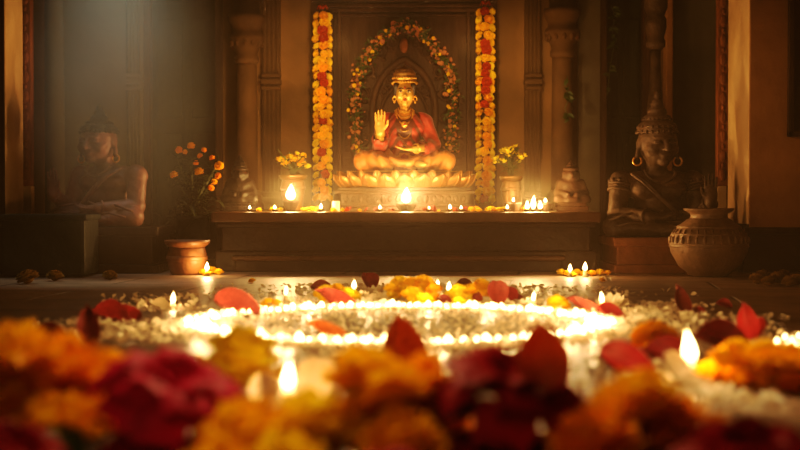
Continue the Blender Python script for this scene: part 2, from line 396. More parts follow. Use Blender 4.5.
def carved_post(px, wpx, Y, ybot, label):
    zb = at(px, ybot, Y).z; w = wpx/FPX*Y
    t = thing('carved_post', label, 'post', (wx(px, Y), Y, 0))
    obj('shaft', MB().box((0, 0, (3.3+zb)/2), (w, w, 3.3-zb), .008), 'redwood', t, False)
    c = MB(); z = zb+.08
    while z < 3.2:
        c.ball((0, -w/2, z), (w*.34, .012, .045), 10, 6); c.ball((0, -w/2, z+.07), (w*.18, .012, .02), 8, 5); z += .14
    obj('relief', c, 'redwood', t)
    obj('footing', MB().box((0, .03, zb/2), (w*.85, w, zb), .006), 'cream', t, False)
carved_post(721.5, 11, 10.25, 186, 'red-brown carved wooden post beside the right plaster pillar')
carved_post(27, 12, 10.1, 186, 'red-brown carved wooden post beside the left plaster pillar')

# ---------------------------------------------------------------- altar plinth
t = thing('altar_plinth', 'long dark stone plinth carrying the golden idol and lamps', 'plinth', (.03, 10.3, 0))
yf = 9.46-10.3; yb = YB-10.3-.01; xl, xr = wx(211, 9.46)-.03, wx(601, 9.46)-.03
def pbox(x0, x1, z0, z1, f, bev=.012): return MB().box(((x0+x1)/2, (f+yb)/2, (z0+z1)/2), (x1-x0, yb-f, z1-z0), bev)
obj('top_slab', pbox(xl, xr, .335, DZ, yf), 'plinth_highlight', t, False)
obj('body', pbox(xl+.06, xr-.06, .135, .34, yf+.07), 'plinth', t, False)
obj('moulding', pbox(xl+.03, xr-.03, .30, .336, yf+.035, .015), 'plinth', t, False)
obj('step_ledge', pbox(xl+.14, xr-.24, .075, .11, yf-.03, .012), 'plinth_highlight', t, False)
obj('step', pbox(xl+.16, xr-.26, 0, .08, yf-.01), 'plinth', t, False)
obj('lower_course', pbox(xl+.02, xr-.02, 0, .14, yf+.04), 'plinth', t, False)

# ---------------------------------------------------------------- carved wooden shrine panel with arch
YP = 11.1
t = thing('shrine_panel', 'tall dark carved wooden panel with arched niche behind the golden idol', 'panel', (wx(404, YP), YP, DZ))
def lx(px): return wx(px, YP)-wx(404, YP)
def lz(py): return at(404, py, YP).z-DZ
obj('board', MB().box((0, .04, 1.35), (lx(497)-lx(311), .08, 2.7), .004), 'wood', t, False)
fr = MB()
for px in (332, 340, 468, 476): fr.box((lx(px), -.03, (lz(12))/2), (.028, .08, lz(12)), .008)
fr.box((0, -.03, lz(11)), (lx(478)-lx(330), .08, .03), .008).box((0, -.045, lz(7)), (lx(482)-lx(326), .1, .025), .008).box((0, -.03, lz(16)), (lx(474)-lx(334), .06, .015), .005)
obj('frame', fr, 'wood', t, False)
co = MB().box((0, -.06, lz(-4)), (lx(500)-lx(308), .16, .05), .012).box((0, -.05, lz(1)), (lx(496)-lx(312), .13, .03), .01).box((0, -.07, lz(-12)), (lx(504)-lx(304), .2, .05), .012)
obj('cornice', co, 'wood', t, False)
dent = MB()
for k in range(30):
    dent.box((lx(316)+(lx(492)-lx(316))*k/29, -.11, lz(-4)), (.022, .06, .03), .004)
obj('dentil_row', dent, 'wood', t, False)
def arch_pts(pts, n=8):
    P_ = [Vector((lx(a), 0, lz(b))) for a, b in pts]; out = []
    for i in range(len(P_)-1):
        p0, p1, p2, p3 = P_[max(i-1, 0)], P_[i], P_[i+1], P_[min(i+2, len(P_)-1)]
        for k in range(n):
            u = k/n; out.append(.5*((2*p1)+(p2-p0)*u+(2*p0-5*p1+4*p2-p3)*u*u+(3*p1-p0-3*p2+p3)*u**3))
    return out+[P_[-1]]
AR = [(357, 160), (356, 130), (355, 100), (358, 78), (366, 60), (378, 44), (392, 33), (404, 27)]
AR = AR+[(808-a, b) for a, b in AR[-2::-1]]
outer = arch_pts(AR)
obj('arch_band', MB().tube([p+Vector((0, -.02, 0)) for p in outer], .05, 10), 'wood', t)
inn = [(374, 165), (373, 130), (373, 105), (377, 88), (385, 74), (395, 65), (404, 60)]; inn = inn+[(808-a, b) for a, b in inn[-2::-1]]
ia = arch_pts(inn)
nb = MB(); nb.tube([p+Vector((0, -.03, 0)) for p in ia], .028, 10); nb.tube([(p-Vector((0, 0, .3)))*.8+Vector((0, -.025, .3)) for p in ia], .014, 8)
obj('inner_arch', nb, 'wood', t)
# leafy scroll carving between the two arches
def scroll(cx, cz, r, s, turns=1.6):
    pts = []
    for k in range(26):
        u = k/25; a = s*(u*turns*2*PI)+PI/2; q = r*(1-u*.85); pts.append((cx+q*math.cos(a), -.02, cz+q*math.sin(a)))
    return pts
for s in (-1, 1):
    for (px, py, r) in ((404+s*24, 52, .06), (404+s*36, 72, .055), (404+s*41, 95, .05), (404+s*41, 118, .05), (404+s*41, 140, .05), (404+s*13, 78, .05), (404+s*20, 92, .04), (404+s*12, 44, .045)):
        sc = MB(); q = scroll(lx(px), lz(py), r, s); sc.tube(q, [.013*(1-.5*i/25) for i in range(26)], 6)
        for k in range(3):
            a = 2.1*k+px; sc.ball((lx(px)+math.cos(a)*r*1.05, -.015, lz(py)+math.sin(a)*r*1.05), (.018, .012, .028), 8, 5, Matrix.Rotation(a, 3, 'Y'))
        obj('scroll', sc, 'wood', t)
obj('crest_bud', MB().ball((0, -.03, lz(46)), (.035, .02, .06), 10, 7), 'redwood', t)
slat = MB()
for s in (-1, 1):
    for k in range(18): slat.box((s*(lx(460)-.01), -.008, lz(200)+.055*k), (.07, .03, .018), .004)
obj('side_fretwork', slat, 'wood', t, False)

# ---------------------------------------------------------------- flower meshes
def marigold_mesh(name, m, R=1.0, n=60, seed=0, squash=.8, w=.34, low=110):
    r = random.Random(seed); b = MB()
    b.ball((0, 0, 0), (.5*R, .5*R, .5*R*squash), 10, 7)
    for i in range(n):
        u = (i+.5)/n; th = math.radians(low)*math.sqrt(u)*1.0; ph = i*2.39996+r.uniform(-.2, .2)
        d = Vector((math.sin(th)*math.cos(ph), math.sin(th)*math.sin(ph), math.cos(th)))
        t1 = Vector((-math.sin(ph), math.cos(ph), 0)); t2 = t1.cross(d)
        tw = r.uniform(-.5, .5); ta = t1*math.cos(tw)+t2*math.sin(tw); tb = t2*math.cos(tw)-t1*math.sin(tw)
        L = R*(r.uniform(.5, .66) if n != 80 else r.uniform(.42, .80)); ww = R*w*r.uniform(.8, 1.2); cu = r.uniform(.1, .3)*R; f0 = r.uniform(0, 6)
        def fn(x, v):
            p = d*(.38*R+L*v) + ta*(x*ww*(.35+.65*v)) - tb*(cu*v*v) + d*(.07*R*math.sin(x*4+f0)*v) - d*(.10*R*x*x*v)
            return Vector((p.x, p.y, p.z*squash))
        b.grid(3, 3, fn)
    return b.mesh(name, M[m])
def rose_mesh(name, m, R=1.0, seed=0, op=1.0):
    r = random.Random(seed); b = MB()
    layers = [(3, .10, .55, .5), (4, .22, .72, .62), (5, .42, .85, .75), (6, .68, .95, .8), (7, .98, 1.0, .75)]
    for li, (k, al, ln, wd) in enumerate(layers):
        for i in range(k):
            ph = 2*PI*(i+.5*(li % 2))/k+r.uniform(-.15, .15); a0 = al*op*r.uniform(.9, 1.12); L = R*ln*r.uniform(.92, 1.08); half = PI/k*1.25; fz = r.uniform(0, 6)
            def fn(x, v):
                wv = min(1, math.sin(PI*(.10+.80*v**.8))**.55)
                a = a0*(1+.25*v) + .55*max(0, v-.72)*(1+.5*li)
                rho = .06*R+math.sin(a)*L*v + R*.10*math.sin(PI*min(v*1.2, 1))
                z = math.cos(a)*L*v*1.0 - .06*R*x*x*v - .05*R*abs(math.sin(x*3+fz))*v*v
                an = ph+x*half*wv
                rr = rho*(1+.10*x*x*v)+.02*R*math.sin(x*5+fz)*v
                return Vector((rr*math.cos(an), rr*math.sin(an), z))
            b.grid(6, 6, fn)
    return b.mesh(name, M[m])
def petal_mesh(name, m, L=1, W=.8, cup=.25, curl=.3, seed=0, tip=.0):
    r = random.Random(seed); b = MB(); f0 = r.uniform(0, 6)
    def fn(x, v):
        wv = math.sin(PI*(.04+.9*v**1.15))**.6*(1-.25*v*tip)
        X = x*W*.5*wv; Y = (v-.5)*L - .06*L*(x*x)*v + tip*L*.18*max(0, 1-abs(x)*2)*v**4
        Z = cup*L*(x*x)*wv*.6+curl*L*(v-.25)**2+.025*L*math.sin(x*4+f0)*v
        return Vector((X, Y, Z))
    b.grid(8, 8, fn)
    zs = [v[2] for v in b.v]; z0 = min(zs); top = [(v[0], v[1], v[2]-z0) for v in b.v]; b.v = top
    n = len(top); nf = list(b.f); b.v += [(x, y, z+.018*L) for x, y, z in top]; b.f += [tuple(i+n for i in reversed(f)) for f in nf]
    return b.mesh(name, M[m])
def leaf_into(b, base, d, L, W, up=(0, 0, 1), bend=.2, nv=5):
    d = Vector(d).normalized(); up = Vector(up); s = d.cross(up)
    if s.length < 1e-4: s = d.cross(Vector((1, 0, 0)))
    s.normalize(); n = s.cross(d)
    def fn(x, v):
        wv = math.sin(PI*min(1, v*.97+.015))**.8*(1-.3*v)
        return Vector(base)+d*L*v+s*(x*W*.5*wv)+n*(.25*W*abs(x)*wv-bend*L*v*v)
    b.grid(4, nv, fn); return b
def blossom_into(b, c, nrm, R, k=5, cup=.3, w=.55):
    nrm = Vector(nrm).normalized(); t1 = nrm.cross(Vector((.3, .2, 1)));
    if t1.length < 1e-3: t1 = nrm.cross(Vector((1, 0, 0)))
    t1.normalize(); t2 = nrm.cross(t1)
    for i in range(k):
        a = 2*PI*i/k; d = t1*math.cos(a)+t2*math.sin(a); s = nrm.cross(d)
        b.grid(2, 3, lambda x, v: Vector(c)+d*(R*v)+s*(x*R*w*math.sin(PI*(.1+.8*v)))+nrm*(cup*R*v*v+.1*R*x*x))
    return b

# ---------------------------------------------------------------- flames & lights
def teardrop(H, r, n=14, sway=0.0):
    b = MB(); prof = [(.001, 0), (.55, .06), (.9, .18), (1, .3), (.9, .45), (.66, .62), (.4, .78), (.18, .91), (.001, 1)]
    b.lathe([(p*r, z*H) for p, z in prof], n)
    b.v = [(x+sway*H*(z/H)**2, y, z) for x, y, z in b.v]; return b
FL = {'tall': teardrop(.085, .016, sway=.06).mesh('flame', M['flame']), 'tallr': teardrop(.085, .017, sway=-.12).mesh('flame', M['flame']), 'mid': teardrop(.055, .014, sway=.03).mesh('flame', M['flame']),
      'big': teardrop(.095, .028, sway=.04).mesh('flame', M['flame']), 'small': teardrop(.038, .012, sway=-.04).mesh('flame', M['flame'])}
LK = 4.0
def lamp(name, loc, power, col=(1, .54, .20), radius=.02):
    l = bpy.data.lights.new(name, 'POINT'); l.energy = power*LK; l.color = col; l.shadow_soft_size = radius
    o = bpy.data.objects.new(name, l); C.objects.link(o); o.location = loc; return o
def spot(name, loc, target, power, col, deg, blend=.6, radius=.05):
    l = bpy.data.lights.new(name, 'SPOT'); l.energy = power; l.color = col; l.spot_size = math.radians(deg); l.spot_blend = blend; l.shadow_soft_size = radius
    o = bpy.data.objects.new(name, l); C.objects.link(o); o.location = loc
    o.rotation_euler = (Vector(target)-Vector(loc)).to_track_quat('-Z', 'Y').to_euler(); return o

# clay lamp with bowl, oil, wick and flame
def diya_parts(R=.07, H=.05, mat_='clay'):
    def fn(a, r, z):
        k = math.cos(a+PI/2); return r*(1+.22*max(0, k)**6*(z/H))
    bowl = MB().lathe([(R*.45, 0), (R*.5, .004), (R*.75, H*.35), (R*.97, H*.8), (R*1.02, H), (R*.93, H), (R*.86, H*.8), (R*.001, H*.55)], 28, fn=fn)
    return bowl.mesh('bowl', M[mat_]), MB().lathe([(R*.84, H*.78), (.001, H*.785)], 24).mesh('oil', M['oil']), MB().tube([(0, -R*.2, H*.75), (0, -R*.5, H*.95), (0, -R*.55, H*1.15)], .005, 6).mesh('wick', M['wick'])
DIYA = {}
def diya(loc, label, R, H, fl, fscale, power, flames=((0, 0),), group=None, cat='lamp', mat_='clay'):
    key = (R, H, mat_)
    if key not in DIYA: DIYA[key] = diya_parts(R, H, mat_)
    bo, oi, wi = DIYA[key]; t = thing('clay_lamp', label, cat, loc, 0, group)
    link('bowl', bo, t); link('oil', oi, t)
    for (fx, fy) in flames:
        link('wick', wi, t, (fx, fy, 0)); link('flame', FL[fl], t, (fx, fy-R*.55, H*1.05), sc=fscale)
    if power: lamp('lamp_light', (loc[0], loc[1]-R*.55, loc[2]+H+.06), power)
    return t

# ---------------------------------------------------------------- seated figures
def head_frame(p):
    R = Matrix.Rotation(p['yaw'], 3, 'Z') @ Matrix.Rotation(p['pitch'], 3, 'X')
    a, b, c = p['head']; Hc = Vector(p['hc'])
    return (lambda x, y, z: Hc+R @ Vector((x*a, y*b, z*c))), R
def hand_up(s, w, L, sg, k=.006, thick=.55):
    """raised open hand, palm to the viewer; w wrist, L hand length, sg +1 thumb towards +x"""
    w = Vector(w); pw = L*.23
    s.ell(w+Vector((0, 0, L*.27)), (pw*1.02, pw*thick, L*.29), k*2)
    s.cap(w-Vector((0, 0, L*.05)), w+Vector((0, 0, L*.15)), pw*.7, pw*.75, k*2)
    for i, (fx, fl) in enumerate(((-.75, .40), (-.26, .48), (.25, .46), (.74, .36))):
        b0 = w+Vector((fx*pw*sg*-1, -.005*L, L*.46)); fr = pw*.215
        m = b0+Vector((fx*pw*.10*-sg, -L*.012, L*fl*.52)); e = b0+Vector((fx*pw*.12*-sg, -L*.05, L*fl))
        s.cap(b0, m, fr, fr*.95, k); s.cap(m, e, fr*.95, fr*.78, k*.5)
    t0 = w+Vector((sg*pw*.72, -L*.02, L*.15)); t1 = w+Vector((sg*pw*1.35, -L*.06, L*.33)); t2 = w+Vector((sg*pw*1.45, -L*.09, L*.5))
    s.cap(t0, t1, pw*.33, pw*.26, k); s.cap(t1, t2, pw*.25, pw*.2, k*.5)
def hand_lap(s, w, tip, L, sg, k=.006):
    w = Vector(w); d = (Vector(tip)-w).normalized(); up = Vector((0, -.25, 1)).normalized(); sd = d.cross(up).normalized(); up = sd.cross(d)
    R = Matrix((d, sd, up)).transposed()
    s.ell(w+d*L*.25, (L*.29, L*.21, L*.11), k*2, R)
    for i, (fx, fl) in enumerate(((-.75, .38), (-.26, .46), (.25, .48), (.74, .40))):
        b0 = w+d*L*.44+sd*fx*L*.21; m = b0+d*L*fl*.55+up*L*.02; e = b0+d*L*fl+up*L*.10; fr = L*.05
        s.cap(b0, m, fr, fr*.95, k); s.cap(m, e, fr*.95, fr*.8, k*.5)
    t0 = w+d*L*.15-sd*sg*L*.18; t1 = t0+d*L*.2-sd*sg*L*.12+up*L*.08; s.cap(t0, t1, L*.07, L*.055, k); s.cap(t1, t1+d*L*.15+up*L*.06, L*.055, L*.045, k*.5)
def torso_arms(s, p, inflate=0.0, arms=True, fore=True, mirror=1):
    sh, sz, g = p['sh'], p['sz'], inflate; q = p['bulk']; mx = mirror
    s.ell((0, .01, sz*.28), (sh*.86*q+g, sh*.62*q+g, sz*.32+g), .03)
    s.ell((0, -.005, sz*.5), (sh*.74*q+g, sh*.56*q+g, sz*.30+g), .03)
    s.ell((0, 0, sz*.80), (sh*.96*q+g, sh*.60*q+g, sz*.26+g), .03)
    for e in (-1, 1): s.ell((e*sh*.42, -sh*.40*q, sz*.80), (sh*.40+g, sh*.26+g, sz*.15+g), .03)
    s.cap((-sh*.74, .01, sz*.95), (sh*.74, .01, sz*.95), sh*.24+g, None, .04); s.cap((0, .01, sz*1.03), (-sh*.6, .01, sz*.97), sh*.2+g, sh*.2+g, .04); s.cap((0, .01, sz*1.03), (sh*.6, .01, sz*.97), sh*.2+g, sh*.2+g, .04)
    if arms:
        for key in ('ra', 'la'):
            S_, E, W = [Vector((v[0]*mx, v[1], v[2])) for v in p[key]]; r = p['ar']
            s.ell(S_-Vector((0, 0, r*.15)), (r*1.15+g,)*3, .03)
            s.cap(S_, E, r*1.12+g, r*.92+g, .02)
            if fore: s.cap(E, W, r*.92+g, r*.62+g, .015)
def legs(s, p, inflate=0.0, feet=True):
    kx, ky, kz, r = p['knee']; g = inflate
    for e in (-1, 1):
        s.cap((e*p['sh']*.55, .02, r*1.05), (e*kx, ky, kz), r*1.15+g, r*.92+g, .03)
        s.ell((e*kx, ky, kz), (r*1.05+g, r*1.0+g, r*.92+g), .03)
        f = (-e*kx*.18, ky-r*1.35+(.3*r if e > 0 else 0), r*.55)
        s.cap((e*kx, ky-.01, kz*.9), f, r*.82+g, r*.5+g, .02)
        if feet:
            s.ell((f[0]-e*r*.5, f[1]+.0, f[2]+r*.08), (r*.95, r*.45, r*.36), .01)
def head(s, p, ears=True, longear=False):
    hp, R = head_frame(p); a, b, c = p['head']
    s.cap((0, .01, p['sz']*1.0), hp(0, .1, -.55), p['neck'], p['neck']*.92, .02)
    s.ell(hp(0, .05, .12), (a*.98, b*1.0, c*.88), .02, R)
    s.ell(hp(0, -.12, -.35), (a*.80, b*.82, c*.64), .03, R)
    s.ell(hp(0, -.72, -.80), (a*.30, b*.24, c*.18), .02, R)             # chin
    for e in (-1, 1):
        s.ell(hp(e*.52, -.60, -.22), (a*.34, b*.30, c*.26), .02, R)     # cheek
        s.ell(hp(e*.40, -.93, .10), (a*.27, b*.16, c*.11), .008, R, 'sub')
        s.ell(hp(e*.40, -.80, .09), (a*.24, b*.15, c*.10), .004, R)     # lidded eye
        s.cap(hp(e*.14, -.96, .22), hp(e*.62, -.80, .27), a*.07, a*.05, .012)   # brow ridge
    s.cap(hp(0, -.90, .20), hp(0, -1.16, -.22), a*.10, a*.15, .012)      # nose
    for e in (-1, 1): s.ell(hp(e*.13, -1.0, -.25), (a*.11, b*.10, c*.07), .01, R)
    s.ell(hp(0, -.92, -.47), (a*.27, b*.13, c*.050), .006, R); s.ell(hp(0, -.90, -.565), (a*.22, b*.13, c*.055), .006, R)
    if ears:
        for e in (-1, 1):
            s.ell(hp(e*.98, .10, -.02), (a*.12, b*.24, c*.26), .012, R)
            if longear: s.cap(hp(e*1.04, .06, -.15), hp(e*1.10, .02, -.62), a*.10, a*.13, .01)
def ring_mesh(c, rad, r, axis='Y', n=20, squash=1):
    pts = [Vector((rad*math.cos(2*PI*i/n), 0, rad*math.sin(2*PI*i/n)*squash)) for i in range(n)]
    if axis == 'X': pts = [Vector((0, v.x, v.z)) for v in pts]
    if axis == 'Z': pts = [Vector((v.x, v.z, 0)) for v in pts]
    return MB().tube([v+Vector(c) for v in pts], r, 8, True)

# --- the golden idol
YI = 10.33; IX = wx(404.5, YI); ZI = DZ+.17+.115
P_I = dict(sh=.152, sz=.405, bulk=1.0, ar=.043, knee=(.285, -.12, .075, .078), head=(.069, .084, .098), hc=(.002, -.035, .578), yaw=0.0, pitch=.03, neck=.034,
           ra=((-.152, .01, .375), (-.185, -.05, .185), (-.178, -.175, .285)), la=((.152, .01, .375), (.215, -.03, .19), (.075, -.205, .165)))
t = thing('golden_idol', 'golden seated idol in red robe with raised palm on the lotus throne', 'statue', (IX, YI, ZI))
s = SDF((-.34, -.36, -.02), (.34, .2, .74), .0055)
torso_arms(s, P_I); head(s, P_I); legs(s, P_I, -.012)
hand_up(s, P_I['ra'][2], .172, 1); hand_lap(s, P_I['la'][2], (-.06, -.235, .165), .15, -1)
s.clip_below(.0); link('body', s.mesh('body', 'skin_gold'), t)
hp, R = head_frame(P_I)
s = SDF((-.30, -.30, .02), (.30, .2, .50), .0055)
torso_arms(s, P_I, .008, True, False)
for kk in ('ra', 'la'):                               # sleeves fall to the forearm
    S_, E, W = [Vector(v) for v in P_I[kk]]; s.cap(E, E.lerp(W, .38), .050, .056, .02); s.cap(E, E.lerp(W, .5)+Vector((0, 0, -.006)), .046, .062, .01)
    s.cap(E.lerp(W, .42), W, .044, .04, .01, 'sub')
s.ell((.0, -.14, .38), (.066, .12, .19), .01, None, 'sub'); s.cap((0, 0, .40), (0, -.02, .56), .05, .075, .01, 'sub')
s.cap((.012, -.15, .27), (.012, -.12, .15), .05, .03, .01, 'sub')
s.warp(lambda X, Y, Z: .0042*np.sin(85*(np.abs(X)*.85+Z*.55)+8*Y))
link('robe', s.mesh('robe', 'robe'), t)
s = SDF((-.42, -.36, -.02), (.42, .22, .24), .0055)
legs(s, P_I, .004, False); s.ell((0, .02, .09), (.17, .12, .11), .03)
def foldfn(X, Y, Z):
    r = np.sqrt((np.abs(X)-.02)**2+(Z-.19)**2); return .0070*np.sin(r*88+16*np.abs(X))*np.clip(1.3-2.4*np.abs(X), .4, 1)
s.warp(foldfn); s.clip_below(0.0); link('dhoti', s.mesh('dhoti', 'dhoti'), t)
s = SDF((-.20, -.20, .12), (.20, .2, .44), .0055)
torso_arms(s, P_I, .006, False); s.ell((0, -.12, .43), (.06, .12, .05), .01, None, 'sub'); s.cap((0, 0, .40), (0, -.02, .56), .048, .075, .01, 'sub')
link('bodice', s.mesh('bodice', 'maroon'), t)
# front pleat fan between the shins
b = MB(); b.grid(16, 6, lambda x, v: Vector((x*(.035+.06*v), -.20-.06*v+.006*math.cos(x*22), .095-.085*v)))
obj('pleats', b, 'robe', t)
s = SDF((-.12, -.16, .44), (.12, .12, .72), .005)
s.ell(hp(0, .24, .20), (.078, .078, .094), .01, R); s.ell(hp(0, .62, -.35), (.05, .045, .05), .02, R)
for e in (-1, 1): s.cap(hp(e*.93, .02, .45), hp(e*1.0, .20, -.25), .022, .018, .01); s.cap(hp(e*.90, -.35, .55), hp(e*1.0, -.12, -.05), .022, .014, .01)
s.ell(hp(0, -.95, .06), (.056, .07, .070), .006, R, 'sub')
link('hair', s.mesh('hair', 'hair'), t)
cz = .655
cr = MB().lathe([(.05, cz-.010), (.076, cz-.010), (.084, cz), (.084, cz+.012), (.079, cz+.018), (.085, cz+.026), (.087, cz+.042), (.077, cz+.049), (.081, cz+.058), (.079, cz+.074), (.069, cz+.080), (.070, cz+.088), (.060, cz+.102), (.040, cz+.110), (.022, cz+.113), (.020, cz+.120), (.010, cz+.130), (.001, cz+.133)], 40, (0, -.012, 0), fn=lambda a, r, z: r*(1+.02*math.cos(a*20)))
crown = obj('crown', cr, 'old_gold', t)
bb = MB()
for k in range(26):
    a = 2*PI*k/26; bb.ball((.083*math.cos(a), -.012+.083*math.sin(a), cz+.004), .010, 8, 6)
    bb.ball((.086*math.cos(a+.1), -.012+.086*math.sin(a+.1), cz+.034), .0065, 8, 6)
for e in (-1, 1): bb.ball((e*.083, -.035, cz-.004), (.015, .015, .014), 10, 8)
obj('bead_band', bb, 'gold', crown)
for e in (-1, 1):
    c0 = hp(e*1.10, -.05, -.42)
    er = obj('earring', ring_mesh(c0, .013, .004).ball(c0+Vector((0, -.004, .02)), .009, 10, 8), 'gold', t)
    obj('drop', MB().ball(c0+Vector((0, -.004, -.022)), (.009, .009, .012), 10, 8), 'gold', er)
    ec = hp(e*.40, -.86, .09)
    ey = obj('eye', MB().ball(ec, (.0165, .011, .0075), 14, 8), 'eye_white', t)
    obj('pupil', MB().ball(ec+Vector((0, -.0075, -.0005)), (.0062, .0045, .0062), 12, 8), 'ink', ey)
    obj('eyelid', MB().tube([hp(e*.66, -.80, .10), hp(e*.50, -.955, .165), hp(e*.34, -.985, .165), hp(e*.17, -.97, .10)], [.002, .0034, .0034, .002], 8), 'ink', ey)
    obj('eyebrow', MB().tube([hp(e*.12, -1.02, .25), hp(e*.36, -.98, .345), hp(e*.55, -.90, .345), hp(e*.74, -.76, .27)], [.003, .0045, .0042, .002], 8), 'ink', t)
obj('lips', MB().ball(hp(0, -1.0, -.475), (.0185, .008, .0042), 14, 8, R).ball(hp(0, -.985, -.555), (.0145, .008, .005), 14, 8, R), 'lip', t)
obj('forehead_mark', MB().ball(hp(0, -.985, .40), (.005, .004, .010), 10, 8), 'vermilion', t)
def chain(w, drop, z0, y, r, n, bead, m, nm):
    b = MB(); pts = []
    for i in range(n+1):
        a = PI*i/n; x = w*math.cos(a); z = z0-drop*math.sin(a)**.8; yy = y-.055*math.sin(a)**.7 + .018*(abs(x)/w)
        pts.append(Vector((x, yy, z)))
    b.tube(pts, r*.5, 6)
    for q in pts[::1]: b.ball(q, r, 8, 6)
    return obj(nm, b, m, t)
chain(.045, .035, .470, -.045, .0052, 18, 1, 'gold', 'necklace'); chain(.056, .065, .462, -.050, .0055, 22, 1, 'old_gold', 'necklace')
chain(.062, .105, .455, -.056, .0058, 28, 1, 'gold', 'necklace'); chain(.070, .205, .450, -.060, .0050, 44, 1, 'old_gold', 'necklace'); chain(.066, .155, .450, -.060, .0048, 38, 1, 'old_gold', 'necklace')
pd = obj('pendant', MB().lathe([(.001, -.008), (.022, -.006), (.024, 0), (.018, .006), (.001, .008)], 20), 'gold', t, loc=(0, -.125, .345), rot=(PI/2, 0, 0))
obj('jewel', MB().ball((0, 0, .008), (.010, .010, .006), 12, 8), 'vermilion', pd)
for kk in ('ra', 'la'):
    W = Vector(P_I[kk][2]); E = Vector(P_I[kk][1]); d = (W-E).normalized(); X = d.cross(Vector((0, 1, .3))).normalized(); Yv = d.cross(X)
    b = MB()
    for q in (.0, .014): b.tube([W-d*(.012+q)+(X*math.cos(2*PI*i/18)+Yv*math.sin(2*PI*i/18))*.033 for i in range(18)], .0055, 8, True)
    obj('bangle', b, 'gold', t)
# --- lotus throne and its stepped base
t = thing('lotus_throne', 'gilded lotus seat with two rows of petals under the golden idol', 'throne', (IX, YI, DZ+.17))
ea, eb = .47, .34
obj('seat', MB().lathe([(.80, 0), (.86, .02), (.90, .06), (.93, .10), (.90, .114), (.001, .116)], 48, sx=ea, sy=eb), 'lotus_gold', t)
def lotus_petal(L, W):
    b = MB()
    def fn(x, v):
        wv = math.sin(PI*(.20+.78*v))**.55
        out = .050*math.sin(v*PI*.75)+.022*v**4 - .034*(x*x)*math.sin(v*PI*.9+.1)
        return Vector((x*W*.5*wv, -out, L*v*(1-.05*x*x)))
    b.grid(8, 8, fn); b.v += [(x, y+.008, z-.002) for x, y, z in b.v]; n = len(b.v)//2; b.f += [tuple(i+n for i in reversed(f)) for f in list(b.f)]
    b.tube([fn(0, v/8)+Vector((0, -.003, 0)) for v in range(9)], .004, 6)
    return b.mesh('lotus_petal', M['lotus_gold'])
pm1, pm2 = lotus_petal(.118, .135), lotus_petal(.100, .130)
for row, (pm, n, ra_, z, off) in enumerate(((pm1, 22, .93, .006, 0), (pm2, 22, .99, 0, .5))):
    for k in range(n):
        a = 2*PI*(k+off)/n; x, y = ea*ra_*math.cos(a), eb*ra_*math.sin(a); nx, ny = math.cos(a)/ea, math.sin(a)/eb
        link('lotus_petal', pm, t, (x, y, z), (0, 0, math.atan2(ny, nx)+PI/2))
obj('bead_rim', MB().tube([(ea*.88*math.cos(2*PI*i/60), eb*.88*math.sin(2*PI*i/60), .114) for i in range(60)], .008, 8, True), 'gold', t)
t = thing('idol_pedestal', 'stepped brown stone pedestal under the gilded lotus throne', 'pedestal', (IX, YI, DZ))
def slab(z0, z1, hx, hy, bev=.008): return MB().box((0, 0, (z0+z1)/2), (hx*2, hy*2, z1-z0), bev)
obj('footing', slab(0, .03, .52, .38), 'dark_pedestal', t, False); obj('lower_step', slab(.03, .052, .495, .36), 'dark_pedestal', t, False)
bd = slab(.052, .125, .455, .335, .004)
for k in range(17): bd.ball((-.42+.0525*k, -.335, .088), (.018, .012, .026), 10, 7)
obj('frieze', bd, 'dark_pedestal', t)
obj('cornice', slab(.125, .148, .50, .365), 'dark_pedestal', t, False); obj('top_step', slab(.148, .17, .47, .345), 'dark_pedestal', t, False)

